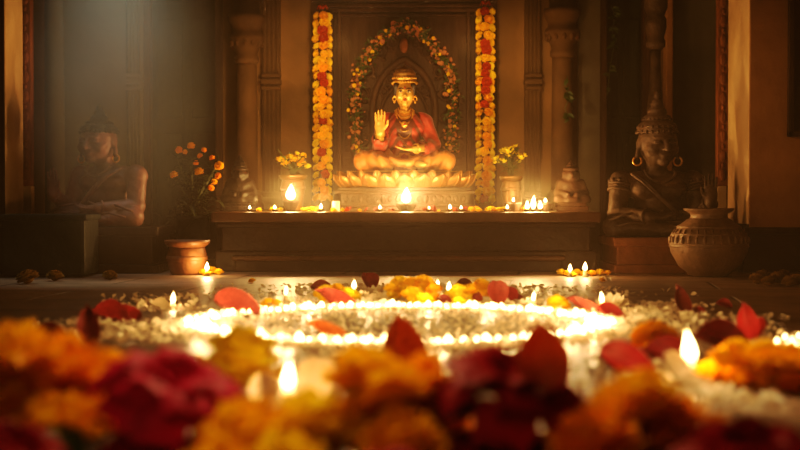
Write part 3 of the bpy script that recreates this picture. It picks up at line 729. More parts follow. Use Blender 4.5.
# --- weathered stone statue on the right, and its rosy twin on the left
def statue(name, label, loc, stone, mirror, yaw, hc, crown_h, robe_sash, crownmat, armband):
    sx = mirror
    p = dict(sh=.225, sz=.40, bulk=.98, ar=.068, knee=(.30, -.14, .068, .088), head=(.132, .150, .158), hc=hc, yaw=yaw, pitch=.06, neck=.072,
             ra=((-.245, .01, .375), (-.295, -.06, .135), (-.315, -.24, .235)), la=((.245, .01, .375), (.285, -.05, .145), (.10, -.25, .135)))
    t = thing(name, label, 'statue', loc)
    s = SDF((-.46, -.46, -.01), (.46, .3, .86), .0085)
    p2 = dict(p); p2['ra'] = tuple((v[0]*sx, v[1], v[2]) for v in p['ra']); p2['la'] = tuple((v[0]*sx, v[1], v[2]) for v in p['la'])
    torso_arms(s, p2); legs(s, p2); head(s, p2, True, True)
    hand_up(s, p2['ra'][2], .20, sx, .008, .6); hand_lap(s, p2['la'][2], (-.07*sx, -.29, .14), .19, -sx, .008)
    s.warp(lambda X, Y, Z: .0016*np.sin(70*X+30*Z)*np.sin(60*Z+20*Y)); s.clip_below(0)
    link('body', s.mesh('body', stone), t)
    hp, R = head_frame(p2); a, b_, c = p2['head']
    # tiered crown / hair with curls
    q = hp(0, .10, -.02); r0 = a*.98
    prof = [(r0*.90, c*.42), (r0*1.04, c*.43), (r0*1.07, c*.50), (r0*1.02, c*.60), (r0*1.02, c*.66), (r0*.96, c*.78), (r0*.80, c*.86), (r0*.72, c*.90), (r0*.74, c*.98), (r0*.68, c*1.08), (r0*.48, c*1.14), (r0*.50, c*1.24), (r0*.44, c*1.36), (r0*.30, c*1.42), (r0*.32, c*1.52), (r0*.25, c*1.66), (r0*.14, c*1.72), (r0*.17, c*1.82), (r0*.10, c*1.96), (.001, c*2.04)]
    k_ = crown_h
    prof = [(r, c*.42+(z-c*.42)*k_) for r, z in prof]
    m_ = MB().lathe(prof, 36, q, 1, 1.05, fn=lambda an, r, z: r*(1+.03*math.cos(an*18)))
    cr = obj('crown', m_, crownmat, t)
    for rr, zc, rb in ((1.05, c*.47, .10), (1.0, c*.42+c*.24*k_, .085), (.74, c*.42+c*.54*k_, .065)):
        cb = MB(); cb.tube([q+Vector((r0*rr*math.cos(2*PI*i/24), r0*rr*1.05*math.sin(2*PI*i/24), zc)) for i in range(24)], a*rb*.6, 6, True)
        for k in range(22):
            an = 2*PI*k/22; cb.ball(q+Vector((r0*rr*math.cos(an), r0*rr*1.05*math.sin(an), zc)), a*rb, 8, 6)
        obj('curl_row', cb, crownmat, cr)
    for e in (-1, 1):
        c0 = hp(e*1.12, -.02, -.78)
        obj('earring', ring_mesh(c0, a*.22, a*.05), 'old_gold', t)
        obj('eyelid', MB().tube([hp(e*.66, -.78, .07), hp(e*.50, -.93, .03), hp(e*.32, -.97, .03), hp(e*.16, -.95, .07)], [.003, .005, .005, .003], 8), stone, t)
    for kk in ('ra', 'la'):
        S_, E, W = [Vector(v) for v in p2[kk]]
        if armband:
            d = (E-S_).normalized(); X = d.cross(Vector((0, 1, 0))).normalized(); Y_ = d.cross(X); ab = MB()
            for u, rr in ((.12, .012), (.2, .008), (.28, .012)):
                ab.tube([S_.lerp(E, u)+(X*math.cos(2*PI*i/20)+Y_*math.sin(2*PI*i/20))*.077 for i in range(20)], rr, 8, True)
            for i in range(10):
                ab.ball(S_.lerp(E, .05)+(X*math.cos(2*PI*i/10)+Y_*math.sin(2*PI*i/10))*.076, .017, 8, 6)
            obj('armband', ab, stone, t)
        d = (W-E).normalized(); X = d.cross(Vector((0, 1, .2))).normalized(); Y_ = d.cross(X)
        obj('bangle', MB().tube([W-d*.02+(X*math.cos(2*PI*i/18)+Y_*math.sin(2*PI*i/18))*.05 for i in range(18)], .009, 8, True), stone, t)
    # sash across the chest and necklace
    pts = [Vector((-sx*-.17, -.10, .42)), Vector((sx*.10, -.175, .36)), Vector((sx*.03, -.20, .29)), Vector((-sx*.06, -.185, .21)), Vector((-sx*.15, -.14, .13))]
    sm = []
    for i in range(len(pts)-1):
        for k in range(5): sm.append(pts[i].lerp(pts[i+1], k/5))
    obj('sash', MB().tube(sm, .014, 8).tube([v+Vector((sx*.024, .002, .006)) for v in sm], .010, 8), stone, t)
    nb = MB()
    for i in range(25):
        an = PI*i/24; nb.ball((.10*math.cos(an), -.10-.075*math.sin(an)**.6, .445-.075*math.sin(an)), .011, 8, 6)
    obj('necklace', nb, stone, t)
    sk = MB(); 
    for e in (-1, 1): sk.tube([(e*.12, -.16, .17), (e*.25, -.22, .15), (e*.36, -.20, .11)], .010, 8); sk.tube([(e*.05, -.24, .10), (e*.20, -.27, .10), (e*.33, -.25, .07)], .008, 8)
    obj('garment_folds', sk, stone, t)
    return t
YS = 9.62
RS = Vector((wx(657, YS), YS, 0)); RS.z = at(657, 236, YS).z
statue('stone_statue', 'dark weathered stone seated statue with conical crown at the right of the plinth', RS, 'stone_dark', -1, .22, (-.005, -.05, .635), 1.16, True, 'stone_dark', True)
t = thing('statue_pedestal', 'reddish stone block pedestal under the dark right statue', 'pedestal', (RS.x, YS, 0)); zt = RS.z
obj('block', MB().box((0, -.02, zt*.5), (.66, .66, zt-.10), .012), 'redstone', t, False)
obj('top_slab', MB().box((0, -.02, zt-.03), (.71, .74, .06), .012), 'redstone', t, False)
obj('foot_slab', MB().box((0, -.02, .03), (.71, .74, .06), .012), 'redstone', t, False)
LS = Vector((wx(108, YS), YS, 0)); LS.z = at(108, 226, YS).z
_ls = statue('rosy_statue', 'seated stone statue with gold earrings, tinted rosy for haze light, half lost at the left', LS, 'stone_haze_pink', 1, .05, (-.05, -.05, .62), .85, True, 'stone_black', False); _ls.rotation_euler.z = -.42; _ls.scale = (.93, .93, .93)
t = thing('statue_pedestal', 'low dark block pedestal under the rosy left statue', 'pedestal', (LS.x, YS, 0)); zt = LS.z
obj('block', MB().box((0.02, -.02, zt*.5), (.70, .66, zt-.10), .012), 'plinth', t, False)
obj('top_slab', MB().box((0.02, -.02, zt-.03), (.78, .74, .06), .012), 'plinth', t, False)
obj('foot_slab', MB().box((0.02, -.02, .03), (.78, .74, .06), .012), 'plinth', t, False)
# dark slate block in front of the left statue
YK = 8.98
t = thing('slate_block', 'dark square slate block standing in front of the rosy left statue', 'block', (wx(50, YK), YK, 0))
w = 84/FPX*YK; zt = at(50, 214, YK).z
obj('body', MB().box((0, 0, zt/2), (w, .42, zt-.02), .025), 'teal_block', t, False); obj('top_slab', MB().box((0, 0, zt-.02), (w+.03, .45, .04), .015), 'teal_block', t, False)

# --- two small dark guardian figures at the ends of the plinth
def guardian(px, Y, label, hs, m, hd=0.0):
    t = thing('guardian_figure', label, 'figurine', (wx(px, Y), Y, DZ)); k = hs
    obj('base', MB().box((0, 0, .02), (.24*k/.38*1.0, .20, .04), .01).box((0, 0, .05), (.21*k/.38, .17, .03), .01), m, t, False)
    s = SDF((-.16, -.16, .05), (.16, .14, .46), .007)
    for e in (-1, 1):
        s.cap((e*.04, 0, .09), (e*.095, -.05, .085), .04, .035, .02); s.cap((e*.095, -.05, .08), (-e*.02, -.085, .075), .033, .022, .02)
        s.cap((e*.075, 0, .20), (e*.1, -.02, .13), .028, .022, .02); s.cap((e*.1, -.02, .13), (e*.03, -.08, .12), .022, .017, .02)
        s.ell((e*.052, .0, .255), (.012, .02, .028), .008)
    s.ell((0, 0, .14), (.07, .055, .07), .03); s.ell((0, 0, .19), (.075, .05, .045), .03)
    s.cap((0, 0, .2), (0, -.005, .25), .026, .026, .02); s.ell((0, -.01, .262), (.047, .05, .05), .02)
    s.cap((0, -.055, .275), (0, -.066, .255), .007, .01, .008); s.ell((0, -.05, .238), (.018, .012, .006), .006)
    s.clip_below(.06); link('body', s.mesh('body', m), t)
    h = hs-.29
    obj('crown', MB().lathe([(.05, .285), (.058, .292), (.056, .305), (.046, .31), (.05, .29+h*.22), (.042, .29+h*.34), (.036, .29+h*.36), (.038, .29+h*.48), (.028, .29+h*.6), (.022, .29+h*.62), (.022, .29+h*.72), (.012, .29+h*.86), (.008, .29+h*.9), (.01, .29+h*.95), (.001, .29+h)], 24), m, t)
    return t
guardian(240, 9.85, 'small dark guardian figure with pointed crown at the left end of the plinth', .40, 'stone_black')
guardian(571, 9.85, 'small dark guardian figure at the right end of the plinth', .36, 'clay')

# ---------------------------------------------------------------- garlands
MG = {k: [marigold_mesh('marigold', m, 1, 34, sd, .8, .42) for sd in (1, 2)] for k, m in (('y', 'mari_y'), ('o', 'mari_o'), ('r', 'mari_r'), ('l', 'mari_lem'))}
def hanging_garland(px, Y, py0, py1, label, seed):
    r = random.Random(seed); top = at(px, py0, Y); bot = at(px, py1, Y); H = top.z-bot.z
    t = thing('marigold_garland', label, 'garland', top, 0)
    obj('thread', MB().tube([(0, 0, .06), (0, 0, -H)], .006, 6), 'thread', t)
    n = 25; R = H/n*.66; seq = 'yyoyyrryyolyrryyoryyrryylyylyyoy'
    for j in range(n):
        for i in range(3):
            red = seq[(j+seed) % len(seq)] == 'r'
            c = r.choice('rro' if red else 'ooyyr') if i == 1 else r.choice('yyol' if red else 'yyll')
            a = -PI/2+(i-1)*1.75+r.uniform(-.25, .25)+(j % 2)*.3; rad = .036
            link('marigold', r.choice(MG[c]), t, (rad*1.25*math.cos(a), rad*math.sin(a), -(j+.5)*H/n+r.uniform(-.008, .008)), (r.uniform(.8, 1.5), r.uniform(-.5, .5)*1, a+PI/2), R*r.uniform(.88, 1.1))
    tb = MB()
    for k in range(9):
        a = 2*PI*k/9; tb.tube([(0, 0, .02), (.03*math.cos(a), .02*math.sin(a), .05), (.045*math.cos(a), .03*math.sin(a), .02)], [.004, .007, .002], 6)
    obj('top_tuft', tb, 'mari_r', t); return t
hanging_garland(322.5, 10.85, 12, 201, 'hanging garland of yellow, orange and red marigolds left of the arch', 3)
hanging_garland(485.5, 10.85, 8, 203, 'hanging garland of yellow, orange and red marigolds right of the arch', 8)
# arch garland of small flowers and leaves
YG = 10.98
t = thing('arch_garland', 'leafy flower garland following the carved arch behind the idol', 'garland', (wx(404, YP), YG, DZ))
b5 = MB(); blossom_into(b5, (0, 0, 0), (0, -1, .1), 1, 6, .3, .6); b5.ball((0, -.1, 0), .22, 6, 5); bp = b5.mesh('blossom', M['peach'])
b5 = MB(); blossom_into(b5, (0, 0, 0), (0, -1, .1), 1, 6, .3, .6); b5.ball((0, -.1, 0), .22, 6, 5); by = b5.mesh('blossom', M['mari_y'])
GP = [Vector((v.x*YG/YP, 0, v.z)) for v in arch_pts([(357, 152)]+AR[1:-1]+[(451, 152)], 10)]
r = random.Random(4)
obj('vine', MB().tube(GP, .012, 6), 'leaf_dark', t)
lv = MB(); st = MB()
for k in range(1150):
    q = r.choice(GP); p = q+Vector((r.gauss(0, .026), -.02-abs(r.gauss(0, .014)), r.gauss(0, .026))); d = Vector((r.uniform(-1, 1), -r.uniform(.1, .8), r.uniform(-1, 1)))
    if k < 620: leaf_into(lv, p, d, r.uniform(.025, .05), .017, (0, -1, .2), .2, 3)
    else: blossom_into(st, p, d, r.uniform(.009, .015), 5, .3, .7)
obj('leaves', lv, 'leaf', t); f = obj('small_blossoms', st, 'peach', t); f['kind'] = 'stuff'
for k in range(95):
    q = GP[int(k/95*len(GP))]; p = q+Vector((r.gauss(0, .024), -.035-abs(r.gauss(0, .014)), r.gauss(0, .024)))
    link('blossom', bp if r.random() < .6 else by, t, p, (r.uniform(-.5, .5), r.uniform(0, 6), r.uniform(-.7, .7)), r.uniform(.012, .019))

# ---------------------------------------------------------------- vases and plants
def vase(px, Y, pyt, wpx, label, m):
    H = at(px, pyt, Y).z-DZ; R = wpx/2/FPX*Y
    t = thing('flower_vase', label, 'vase', (wx(px, Y), Y, DZ))
    obj('body', MB().lathe([(R*.72, 0), (R*.78, H*.04), (R*.7, H*.09), (R*.74, H*.2), (R*.86, H*.5), (R*.92, H*.7), (R*.84, H*.82), (R*.80, H*.86)], 32), m, t)
    obj('rim', MB().lathe([(R*.80, H*.85), (R*.98, H*.9), (R*1.08, H*.97), (R*1.05, H), (R*.95, H), (R*.82, H*.93), (R*.7, H*.8), (.001, H*.78)], 32), m, t)
    obj('band', MB().lathe([(R*.90, H*.58), (R*.95, H*.60), (R*.95, H*.66), (R*.91, H*.68)], 32), m, t); return H
def bunch(px, Y, z0, n, spread, hgt, label, bm_, leafy, seed, R=.022, kids=True):
    r = random.Random(seed); t = thing('flower_bunch', label, 'flowers', (wx(px, Y), Y, z0))
    sm = MB(); lf = MB()
    for k in range(n):
        a = 2*PI*k/n+r.uniform(-.3, .3); q = spread*math.sqrt(r.uniform(.02, 1)); h = hgt*r.uniform(.6, 1)*(1-.35*(q/spread)**2)
        tip = Vector((q*math.cos(a), q*math.sin(a)*.7, h)); mid = tip*.5+Vector((0, 0, hgt*.12))-Vector((tip.x*.25, tip.y*.25, 0))
        sm.tube([(tip.x*.1, tip.y*.1, -.04), mid, tip], [.004, .0035, .003], 5)
        link('blossom', r.choice(bm_), t, tip, (r.uniform(-.3, .9), r.uniform(-.5, .5), r.uniform(0, 6)), R*r.uniform(.8, 1.2))
        for j in range(leafy):
            u = r.uniform(.2, .9); leaf_into(lf, mid.lerp(tip, u) if u > .5 else mid*u*2, (math.cos(a+r.uniform(-1, 1)), math.sin(a+r.uniform(-1, 1)), r.uniform(.2, 1.2)), r.uniform(.05, .10), .02, (0, 0, 1), .35)
    obj('stems', sm, 'stem', t); obj('leaves', lf, 'leaf', t); return t
vh = vase(293, 10.25, 175, 27, 'brass vase of yellow flowers left of the left garland', 'brass')
bunch(293, 10.25, DZ+vh*.9, 30, .115, .21, 'yellow flowers bunched in the vase left of the left garland', MG['l']+MG['y'], 2, 2, .024)
vh = vase(511, 10.25, 176, 22, 'slim brass vase with leafy flowers right of the right garland', 'brass')
b6 = MB(); blossom_into(b6, (0, 0, 0), (0, 0, 1), 1, 6, .9, .5); b6.ball((0, 0, .2), .25, 6, 5); lily = b6.mesh('blossom', M['mari_lem'])
bunch(511, 10.25, DZ+vh*.9, 22, .11, .25, 'leafy spray of small yellow flowers in the vase right of the right garland', [lily], 4, 5, .026)
# brass planter pot and the dark flowering bush
YPOT = 9.15
t = thing('planter_pot', 'wide brown pot with flared rim beside the left end of the plinth', 'pot', (wx(187, YPOT), YPOT, 0)); R = 21/FPX*YPOT; H = at(187, 240, YPOT).z
obj('body', MB().lathe([(R*.72, 0), (R*.80, H*.06), (R*.92, H*.3), (R*.96, H*.5), (R*.88, H*.72), (R*.84, H*.8)], 36), 'terracotta', t)
obj('rim', MB().lathe([(R*.84, H*.79), (R*.98, H*.86), (R*1.08, H*.93), (R*1.08, H), (R*1.0, H), (R*.86, H*.88), (R*.8, H*.7), (.001, H*.68)], 36), 'terracotta', t)
obj('band', MB().lathe([(R*.93, H*.40), (R*1.0, H*.43), (R*1.0, H*.52), (R*.94, H*.55)], 36), 'terracotta', t)
obj('soil', MB().lathe([(R*.84, H*.80), (R*.5, H*.84), (.001, H*.86)], 24), 'clay', t)
YBU = 9.75
t = thing('flowering_bush', 'dark leafy bush with orange flowers in a tall dark urn behind the brown pot', 'potted plant', (wx(193, YBU), YBU, 0))
zu = at(194, 216, YBU).z
obj('urn', MB().lathe([(.09, 0), (.10, .03), (.07, .07), (.09, .11), (.115, zu*.5), (.12, zu*.72), (.11, zu*.9), (.135, zu), (.12, zu), (.095, zu*.9), (.001, zu*.88)], 32), 'teal_block', t)
r = random.Random(21); stems = []; lf = MB()
for k in range(13):
    a = 2*PI*k/13+r.uniform(-.2, .2); q = .19*math.sqrt(r.uniform(.05, 1)); h = r.uniform(.22, .46)
    tip = Vector((q*math.cos(a)+.02, q*math.sin(a)*.7, h)); pts = [Vector((0, 0, -.05)), Vector((tip.x*.3, tip.y*.3, h*.45)), Vector((tip.x*.75, tip.y*.75, h*.8)), tip]
    obj('stem', MB().tube(pts, [.007, .006, .004, .003], 6), 'stem', t, loc=(0, 0, zu))
    for j in range(16):
        u = r.uniform(0, 2.99); i = int(u); p = pts[i].lerp(pts[i+1], u-i)
        if p.z < .02: continue
        leaf_into(lf, p, (r.uniform(-1, 1), r.uniform(-1, 1), r.uniform(-.3, .8)), r.uniform(.05, .10), r.uniform(.022, .04), (0, 0, 1), .4)
for k in range(120): leaf_into(lf, (r.gauss(0, .07), r.gauss(0, .06), r.uniform(-.02, .12)), (r.uniform(-1, 1), r.uniform(-1, 1), r.uniform(-.2, 1)), r.uniform(.06, .11), .04, (0, 0, 1), .4)
obj('leaves', lf, 'leaf_dark', t, loc=(0, 0, zu))
for (px, py, R) in ((179, 150, .026), (191, 146, .028), (200, 156, .022), (174, 175, .030), (199, 172, .034), (212, 158, .022), (219, 166, .034), (218, 176, .024), (211, 188, .024), (185, 152, .018), (204, 150, .02), (196, 163, .02), (214, 182, .024)):
    q = at(px, py, YBU-.09)-t.location
    link('blossom', r.choice(MG['o']+MG['y']), t, q, (r.uniform(.5, 1.3), r.uniform(-.5, .5), 0), R)
# ivy on the wall and the right doorway
def ivy(px, Y, pys, label, n, sp):
    t = thing('ivy_sprig', label, 'ivy', at(px, pys[0], Y)); r = random.Random(px); b = MB(); pts = [at(px+r.uniform(-sp, sp)*.4, py, Y)-t.location for py in pys]
    obj('stem', MB().tube(pts, .004, 5), 'stem', t)
    for k in range(n):
        i = r.randrange(len(pts)-1); p = pts[i].lerp(pts[i+1], r.random()); leaf_into(b, p+Vector((0, -.01, 0)), (r.uniform(-1, 1), -.4, r.uniform(-1, .5)), r.uniform(.04, .07), .04, (0, -1, .3), .3)
    obj('leaves', b, 'leaf', t)
ivy(566, 10.72, [75, 88, 100, 108, 120], 'thin green ivy sprig hanging on the right round column', 14, 8)
ivy(611, 11.15, [5, 18, 30, 42, 70, 95], 'dark green ivy hanging in the right doorway', 22, 10)

# big round pot on the right
YR = 8.95
t = thing('round_pot', 'big round carved clay pot in front of the dark right statue', 'pot', (wx(709, YR), YR, 0)); R = 39/FPX*YR; H = at(709, 216, YR).z
obj('body', MB().lathe([(R*.42, 0), (R*.5, .01), (R*.78, H*.18), (R*.97, H*.4), (R, H*.52), (R*.95, H*.68), (R*.76, H*.85), (R*.56, H*.94), (R*.5, H*.96)], 48), 'potstone', t)
nk = obj('neck', MB().lathe([(R*.5, H*.95), (R*.46, H), (R*.48, H*1.04), (R*.62, H*1.09), (R*.66, H*1.12), (R*.6, H*1.13), (R*.44, H*1.06), (R*.40, H*.98), (.001, H*.96)], 40), 'potstone', t)
cb = MB()
for k in range(30):
    a = 2*PI*k/30; q = Vector((R*.985*math.cos(a), R*.985*math.sin(a), H*.60)); cb.ball(q, (.012, .012, .026), 8, 6)
    q = Vector((R*.86*math.cos(a), R*.86*math.sin(a), H*.78)); cb.tube([q, Vector((R*.97*math.cos(a), R*.97*math.sin(a), H*.64))], [.006, .009], 6)
for z, rr in ((.50, 1.0), (.545, .998), (.70, .94), (.82, .815)): cb.lathe([(R*rr-.004, H*z-.008), (R*rr+.007, H*z), (R*rr-.006, H*z+.008)], 48)
obj('carved_band', cb, 'potstone', t)

# ---------------------------------------------------------------- placing helpers for flowers
def rest(o, z0):
    o.rotation_euler = o.rotation_euler; Rm = o.rotation_euler.to_matrix(); s_ = o.scale
    co = np.empty(len(o.data.vertices)*3); o.data.vertices.foreach_get('co', co); co = co.reshape(-1, 3)*np.array(s_)
    o.location.z = z0-(co @ np.array(Rm)[2]).min()
FLW = {}
for k, m in (('y', 'mari_y'), ('o', 'mari_o'), ('l', 'mari_lem'), ('d', 'mari_dim')):
    FLW[k] = [marigold_mesh('marigold', m, 1, 75, 10+sd, .8, .33, 105) for sd in range(2)]
BIG = {k: marigold_mesh('marigold', m, 1, 80, 33, .85, .26, 114) for k, m in (('y', 'mari_y'), ('o', 'mari_o'), ('l', 'mari_lem'))}
CAL = None
def calyx_mesh():
    b = MB(); b.lathe([(.05, -.42), (.12, -.40), (.2, -.25), (.42, -.12), (.001, -.05)], 12)
    for k in range(7):
        a = 2*PI*k/7; leaf_into(b, (.1*math.cos(a), .1*math.sin(a), -.30), (math.cos(a), math.sin(a), .12), .5, .22, (0, 0, 1), .1)
    return b.mesh('calyx', M['leaf'])
CAL = calyx_mesh()
def mari(px, pyb, rp, c, label, group=None, z=0, big=False, rot=None, name='marigold', cat='flower', sq=1):
    g = gnd(px, pyb, z); R = rp*g.y/FPX; me = BIG[c] if big else random.choice(FLW[c])
    o = link(name, me, None, (g.x, g.y, z), rot or (random.uniform(-.35, .35), random.uniform(-.35, .35), random.uniform(0, 6)), (R, R, R*sq)); tag(o, label, cat, group)
    rest(o, z+.001)
    if big: link('calyx', CAL, o, (0, 0, .0))
    return o
PET = {}
for k, m in (('red', 'petal_red'), ('dry', 'petal_dry'), ('pink', 'petal_pink'), ('white', 'white_petal'), ('cream', 'cream_petal')):
    PET[k] = [petal_mesh('petal', m, 1, .82, cu, ro, sd, tp) for sd, (cu, ro, tp) in enumerate(((.45, .5, .0), (.6, .25, .25), (.3, .7, 1.1)))]
def petal(px, pyb, wp, c, label, v=0, yaw=0.0, tilt=.6, roll=0.0, group=None, z=0, name='rose_petal', asp=1.0):
    g = gnd(px, pyb, z); L = wp/.86*g.y/FPX
    o = link(name, PET[c][v], None, (g.x, g.y, z), (0, 0, 0), (L, L*asp, L)); 
    if abs(yaw) > .75: tilt, roll = tilt*.3, -max(.45, abs(roll)+.1)
    else: tilt *= .75
    o.rotation_euler = Euler((tilt, roll, yaw), 'XYZ')
    tag(o, label, 'petal', group); rest(o, z+.001); return o

# ---------------------------------------------------------------- the glowing ring on the floor
gf = gnd(399, 309); gn = gnd(399, 347); RC = Vector((0, (gf.y+gn.y)/2, 0)); RR = (gf.y-gn.y)/2; RC.x = wx(398.5, RC.y)
RX = 200/FPX*RC.y
cup = MB().lathe([(.010, 0), (.016, .002), (.0185, .012), (.0165, .012), (.013, .005), (.001, .005)], 12).mesh('cup', M['wax'])
rfl = MB().lathe([(.001, .006), (.0095, .010), (.013, .016), (.0125, .022), (.008, .030), (.003, .036), (.001, .038)], 10).mesh('flame', M['flame_small'])
tl = thing('tea_light', 'tiny burning tea light in the glowing floor ring', 'tea light', (0, 0, 0), 0, 'tea lights forming the glowing ring')
link('cup', cup, tl); link('flame', rfl, tl)
r = random.Random(9); first = True; N = 216
for k in range(N):
    a = 2*PI*(k+r.uniform(-.25, .25))/N
    o = tl if first else copy_tree(tl); first = False
    q = 1+(.035 if k % 2 else -.02)+r.uniform(-.025, .025)
    o.location = (RC.x+RX*q*math.cos(a), RC.y+RR*q*math.sin(a), .001); o.scale = (1, 1, 1)
    s_ = r.uniform(.6, 1.15); o.scale = (s_, s_, s_)
    if k % 12 == 0: lamp('ring_light', (RC.x+RX*math.cos(a), RC.y+RR*math.sin(a), .075), 1.0, (1, .60, .24), .03)

# ---------------------------------------------------------------- white petals and grains strewn over the floor (nobody could count them)
def scatter(name, pts, m, label, cat, s0, s1, lift=.02):
    b = MB(); r = random.Random(len(pts))
    for (x, y) in pts:
        s_ = r.uniform(s0, s1); yaw = r.uniform(0, 6.3); tl_ = r.gauss(0, .5); ro = r.gauss(0, .4); z = s_*.25+abs(r.gauss(0, lift))*.5
        E = Euler((tl_, ro, yaw)).to_matrix()
        v = [E @ Vector(q)*s_+Vector((x, y, z)) for q in ((0, -.6, .05), (.38, 0, .18), (0, .05, 0), (-.38, 0, .18), (.25, .5, .12), (0, .62, .1), (-.25, .5, .12))]
        b.add(v, [(0, 1, 2), (0, 2, 3), (1, 4, 2), (2, 4, 5), (2, 5, 6), (2, 6, 3)])
    o = obj(name, b, m); tag(o, label, cat, None, 'stuff'); return o
pts = []
while len(pts) < 3600:
    a = r.uniform(0, 2*PI); q = r.gauss(1.05, .062)
    q = q if q > .93 else 1.95-q
    pts.append((RC.x+RX*q*math.cos(a), RC.y+RR*q*math.sin(a)*1.03))
while len(pts) < 5400:      # broad loose fringe behind the ring
    px = r.gauss(420, 85); py = r.uniform(287, 306); g = gnd(px, py); pts.append((g.x, g.y))
scatter('white_blossom_scatter', pts, 'white_petal', 'pale blossoms strewn thickly around the glowing ring', 'petals', .014, .032, .012)
pts = []
while len(pts) < 1700:
    a = r.uniform(0, 2*PI); q = .95*math.sqrt(r.random()); pts.append((RC.x+RX*q*math.cos(a), RC.y+RR*q*math.sin(a)))
scatter('grain_scatter', pts, 'white_petal', 'pale grains and petal bits sprinkled inside the glowing ring', 'grains', .012, .026, .006)
pts = []
for (x0, x1, y0, y1, n) in ((0, 200, 322, 345, 420), (600, 720, 305, 325, 420), (640, 800, 318, 338, 330), (560, 740, 352, 420, 620), (220, 560, 352, 372, 240), (90, 210, 296, 314, 160), (690, 800, 385, 420, 160)):
    for k in range(n):
        px, py = r.triangular(x0, x1), r.uniform(y0, y1); g = gnd(px, py); pts.append((g.x, g.y))
scatter('petal_crumb_scatter', pts, 'white_petal', 'loose pale petals and crumbs on the stone floor beyond the ring', 'petals', .014, .034, .01)

# ---------------------------------------------------------------- flowers and petals on the floor, back to front
def heap(label, group, items):
    for (x, y, rp, c, z) in items: mari(x, y, rp, c, label, group, z=z)
H1 = 'yellow marigold in the heap behind the ring, left of centre'
for (x, y, rp, c) in ((268, 308, 8, 'y'), (277, 308, 7, 'y')): mari(x, y, rp, c, 'yellow marigold pair beside the upright red petal left behind the ring', 'two marigolds behind the ring at left')
for (x, y, rp, c) in ((322, 300, 8, 'l'), (332, 297, 8, 'l'), (341, 299, 7, 'y'), (352, 301, 8, 'l'), (328, 303, 6, 'y')): mari(x, y+1, rp*1.3, c, H1, 'marigold heap left of centre')
for (x, y, rp, c) in ((396, 292, 8, 'y'), (405, 290, 8, 'y'), (414, 294, 8, 'l'), (423, 290, 10, 'y'), (430, 293, 8, 'y'), (402, 297, 9, 'l'), (413, 302, 11, 'y'), (424, 305, 9, 'y'), (393, 299, 7, 'l'), (432, 302, 8, 'o')):
    mari(x, y+2, rp*1.25, c, 'yellow marigold in the large heap behind the ring at the centre', 'marigold heap behind the ring at the centre')
for (x, y, rp, c) in ((452, 301, 9, 'l'), (462, 297, 7, 'l'), (470, 301, 8, 'l'), (478, 296, 10, 'y'), (486, 298, 8, 'y'), (459, 305, 7, 'l')):
    mari(x, y+2, rp*1.25, c, 'lemon marigold in the heap behind the ring beside the upright pink petal', 'marigold heap beside the upright pink petal')
heap(H1, 'marigold heap left of centre', ((326, 296, 9, 'l', .045), (337, 294, 9, 'y', .045), (347, 297, 8, 'l', .045)))
heap('yellow marigold in the large heap behind the ring at the centre', 'marigold heap behind the ring at the centre', ((400, 288, 10, 'l', .05), (412, 289, 10, 'y', .05), (424, 288, 11, 'y', .06), (434, 294, 9, 'o', .05), (391, 293, 8, 'y', .04)))
heap('lemon marigold in the heap behind the ring beside the upright pink petal', 'marigold heap beside the upright pink petal', ((458, 296, 10, 'l', .045), (470, 295, 9, 'y', .045), (482, 291, 10, 'y', .05)))
mari(558, 311, 13, 'y', 'single round yellow marigold behind the right side of the ring')
mari(655, 352, 26, 'o', 'single orange marigold between the right rose petals')
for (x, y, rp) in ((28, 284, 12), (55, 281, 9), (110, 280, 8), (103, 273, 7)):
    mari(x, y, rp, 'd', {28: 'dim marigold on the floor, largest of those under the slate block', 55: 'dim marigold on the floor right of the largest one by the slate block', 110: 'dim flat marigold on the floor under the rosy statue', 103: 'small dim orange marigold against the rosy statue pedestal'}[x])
mari(252, 283, 4, 'y', 'tiny yellow flower alone on the floor before the plinth')
mari(602, 282, 3.5, 'y', 'tiny yellow flower alone on the floor before the right pedestal')
for (x, y, rp, c) in ((197, 274, 6, 'y'), (203, 275, 5, 'l'), (212, 274, 6, 'y'), (219, 275, 5, 'y'), (208, 276, 4, 'l'), (193, 275, 4, 'y')):
    mari(x, y, rp, c, 'small yellow flower heaped around the flame beside the brown pot', 'flowers around the flame by the brown pot')
for (x, y, rp, c) in ((561, 275, 5, 'l'), (568, 276, 5, 'y'), (577, 275, 5, 'y'), (585, 276, 5, 'y'), (592, 276, 5, 'y'), (600, 275, 5, 'l'), (608, 275, 4, 'y'), (573, 277, 4, 'l')):
    mari(x, y, rp, c, 'small yellow flower heaped around the flames right of the plinth steps', 'flowers around the flames right of the plinth')
# pale offering flowers at the foot of the pot and statue
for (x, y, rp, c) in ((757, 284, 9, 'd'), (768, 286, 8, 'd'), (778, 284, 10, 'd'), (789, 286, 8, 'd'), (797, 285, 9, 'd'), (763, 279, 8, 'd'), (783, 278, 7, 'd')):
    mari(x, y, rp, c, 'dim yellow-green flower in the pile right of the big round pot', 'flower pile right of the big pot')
# marigold heap sharp on the right
for (x, y, rp, c) in ((722, 386, 22, 'y'), (745, 390, 24, 'y'), (770, 392, 24, 'y'), (795, 394, 24, 'o'), (733, 372, 18, 'y'), (757, 372, 20, 'y'), (782, 374, 20, 'y'), (803, 376, 20, 'y'), (708, 380, 16, 'y')):
    mari(x, y, rp, c, 'golden marigold in the heap right of the tall right candle', 'marigold heap right of the tall right candle')
heap('golden marigold in the heap right of the tall right candle', 'marigold heap right of the tall right candle', ((738, 363, 20, 'y', .07), (764, 366, 22, 'y', .075), (790, 368, 22, 'y', .075), (722, 368, 16, 'y', .06)))
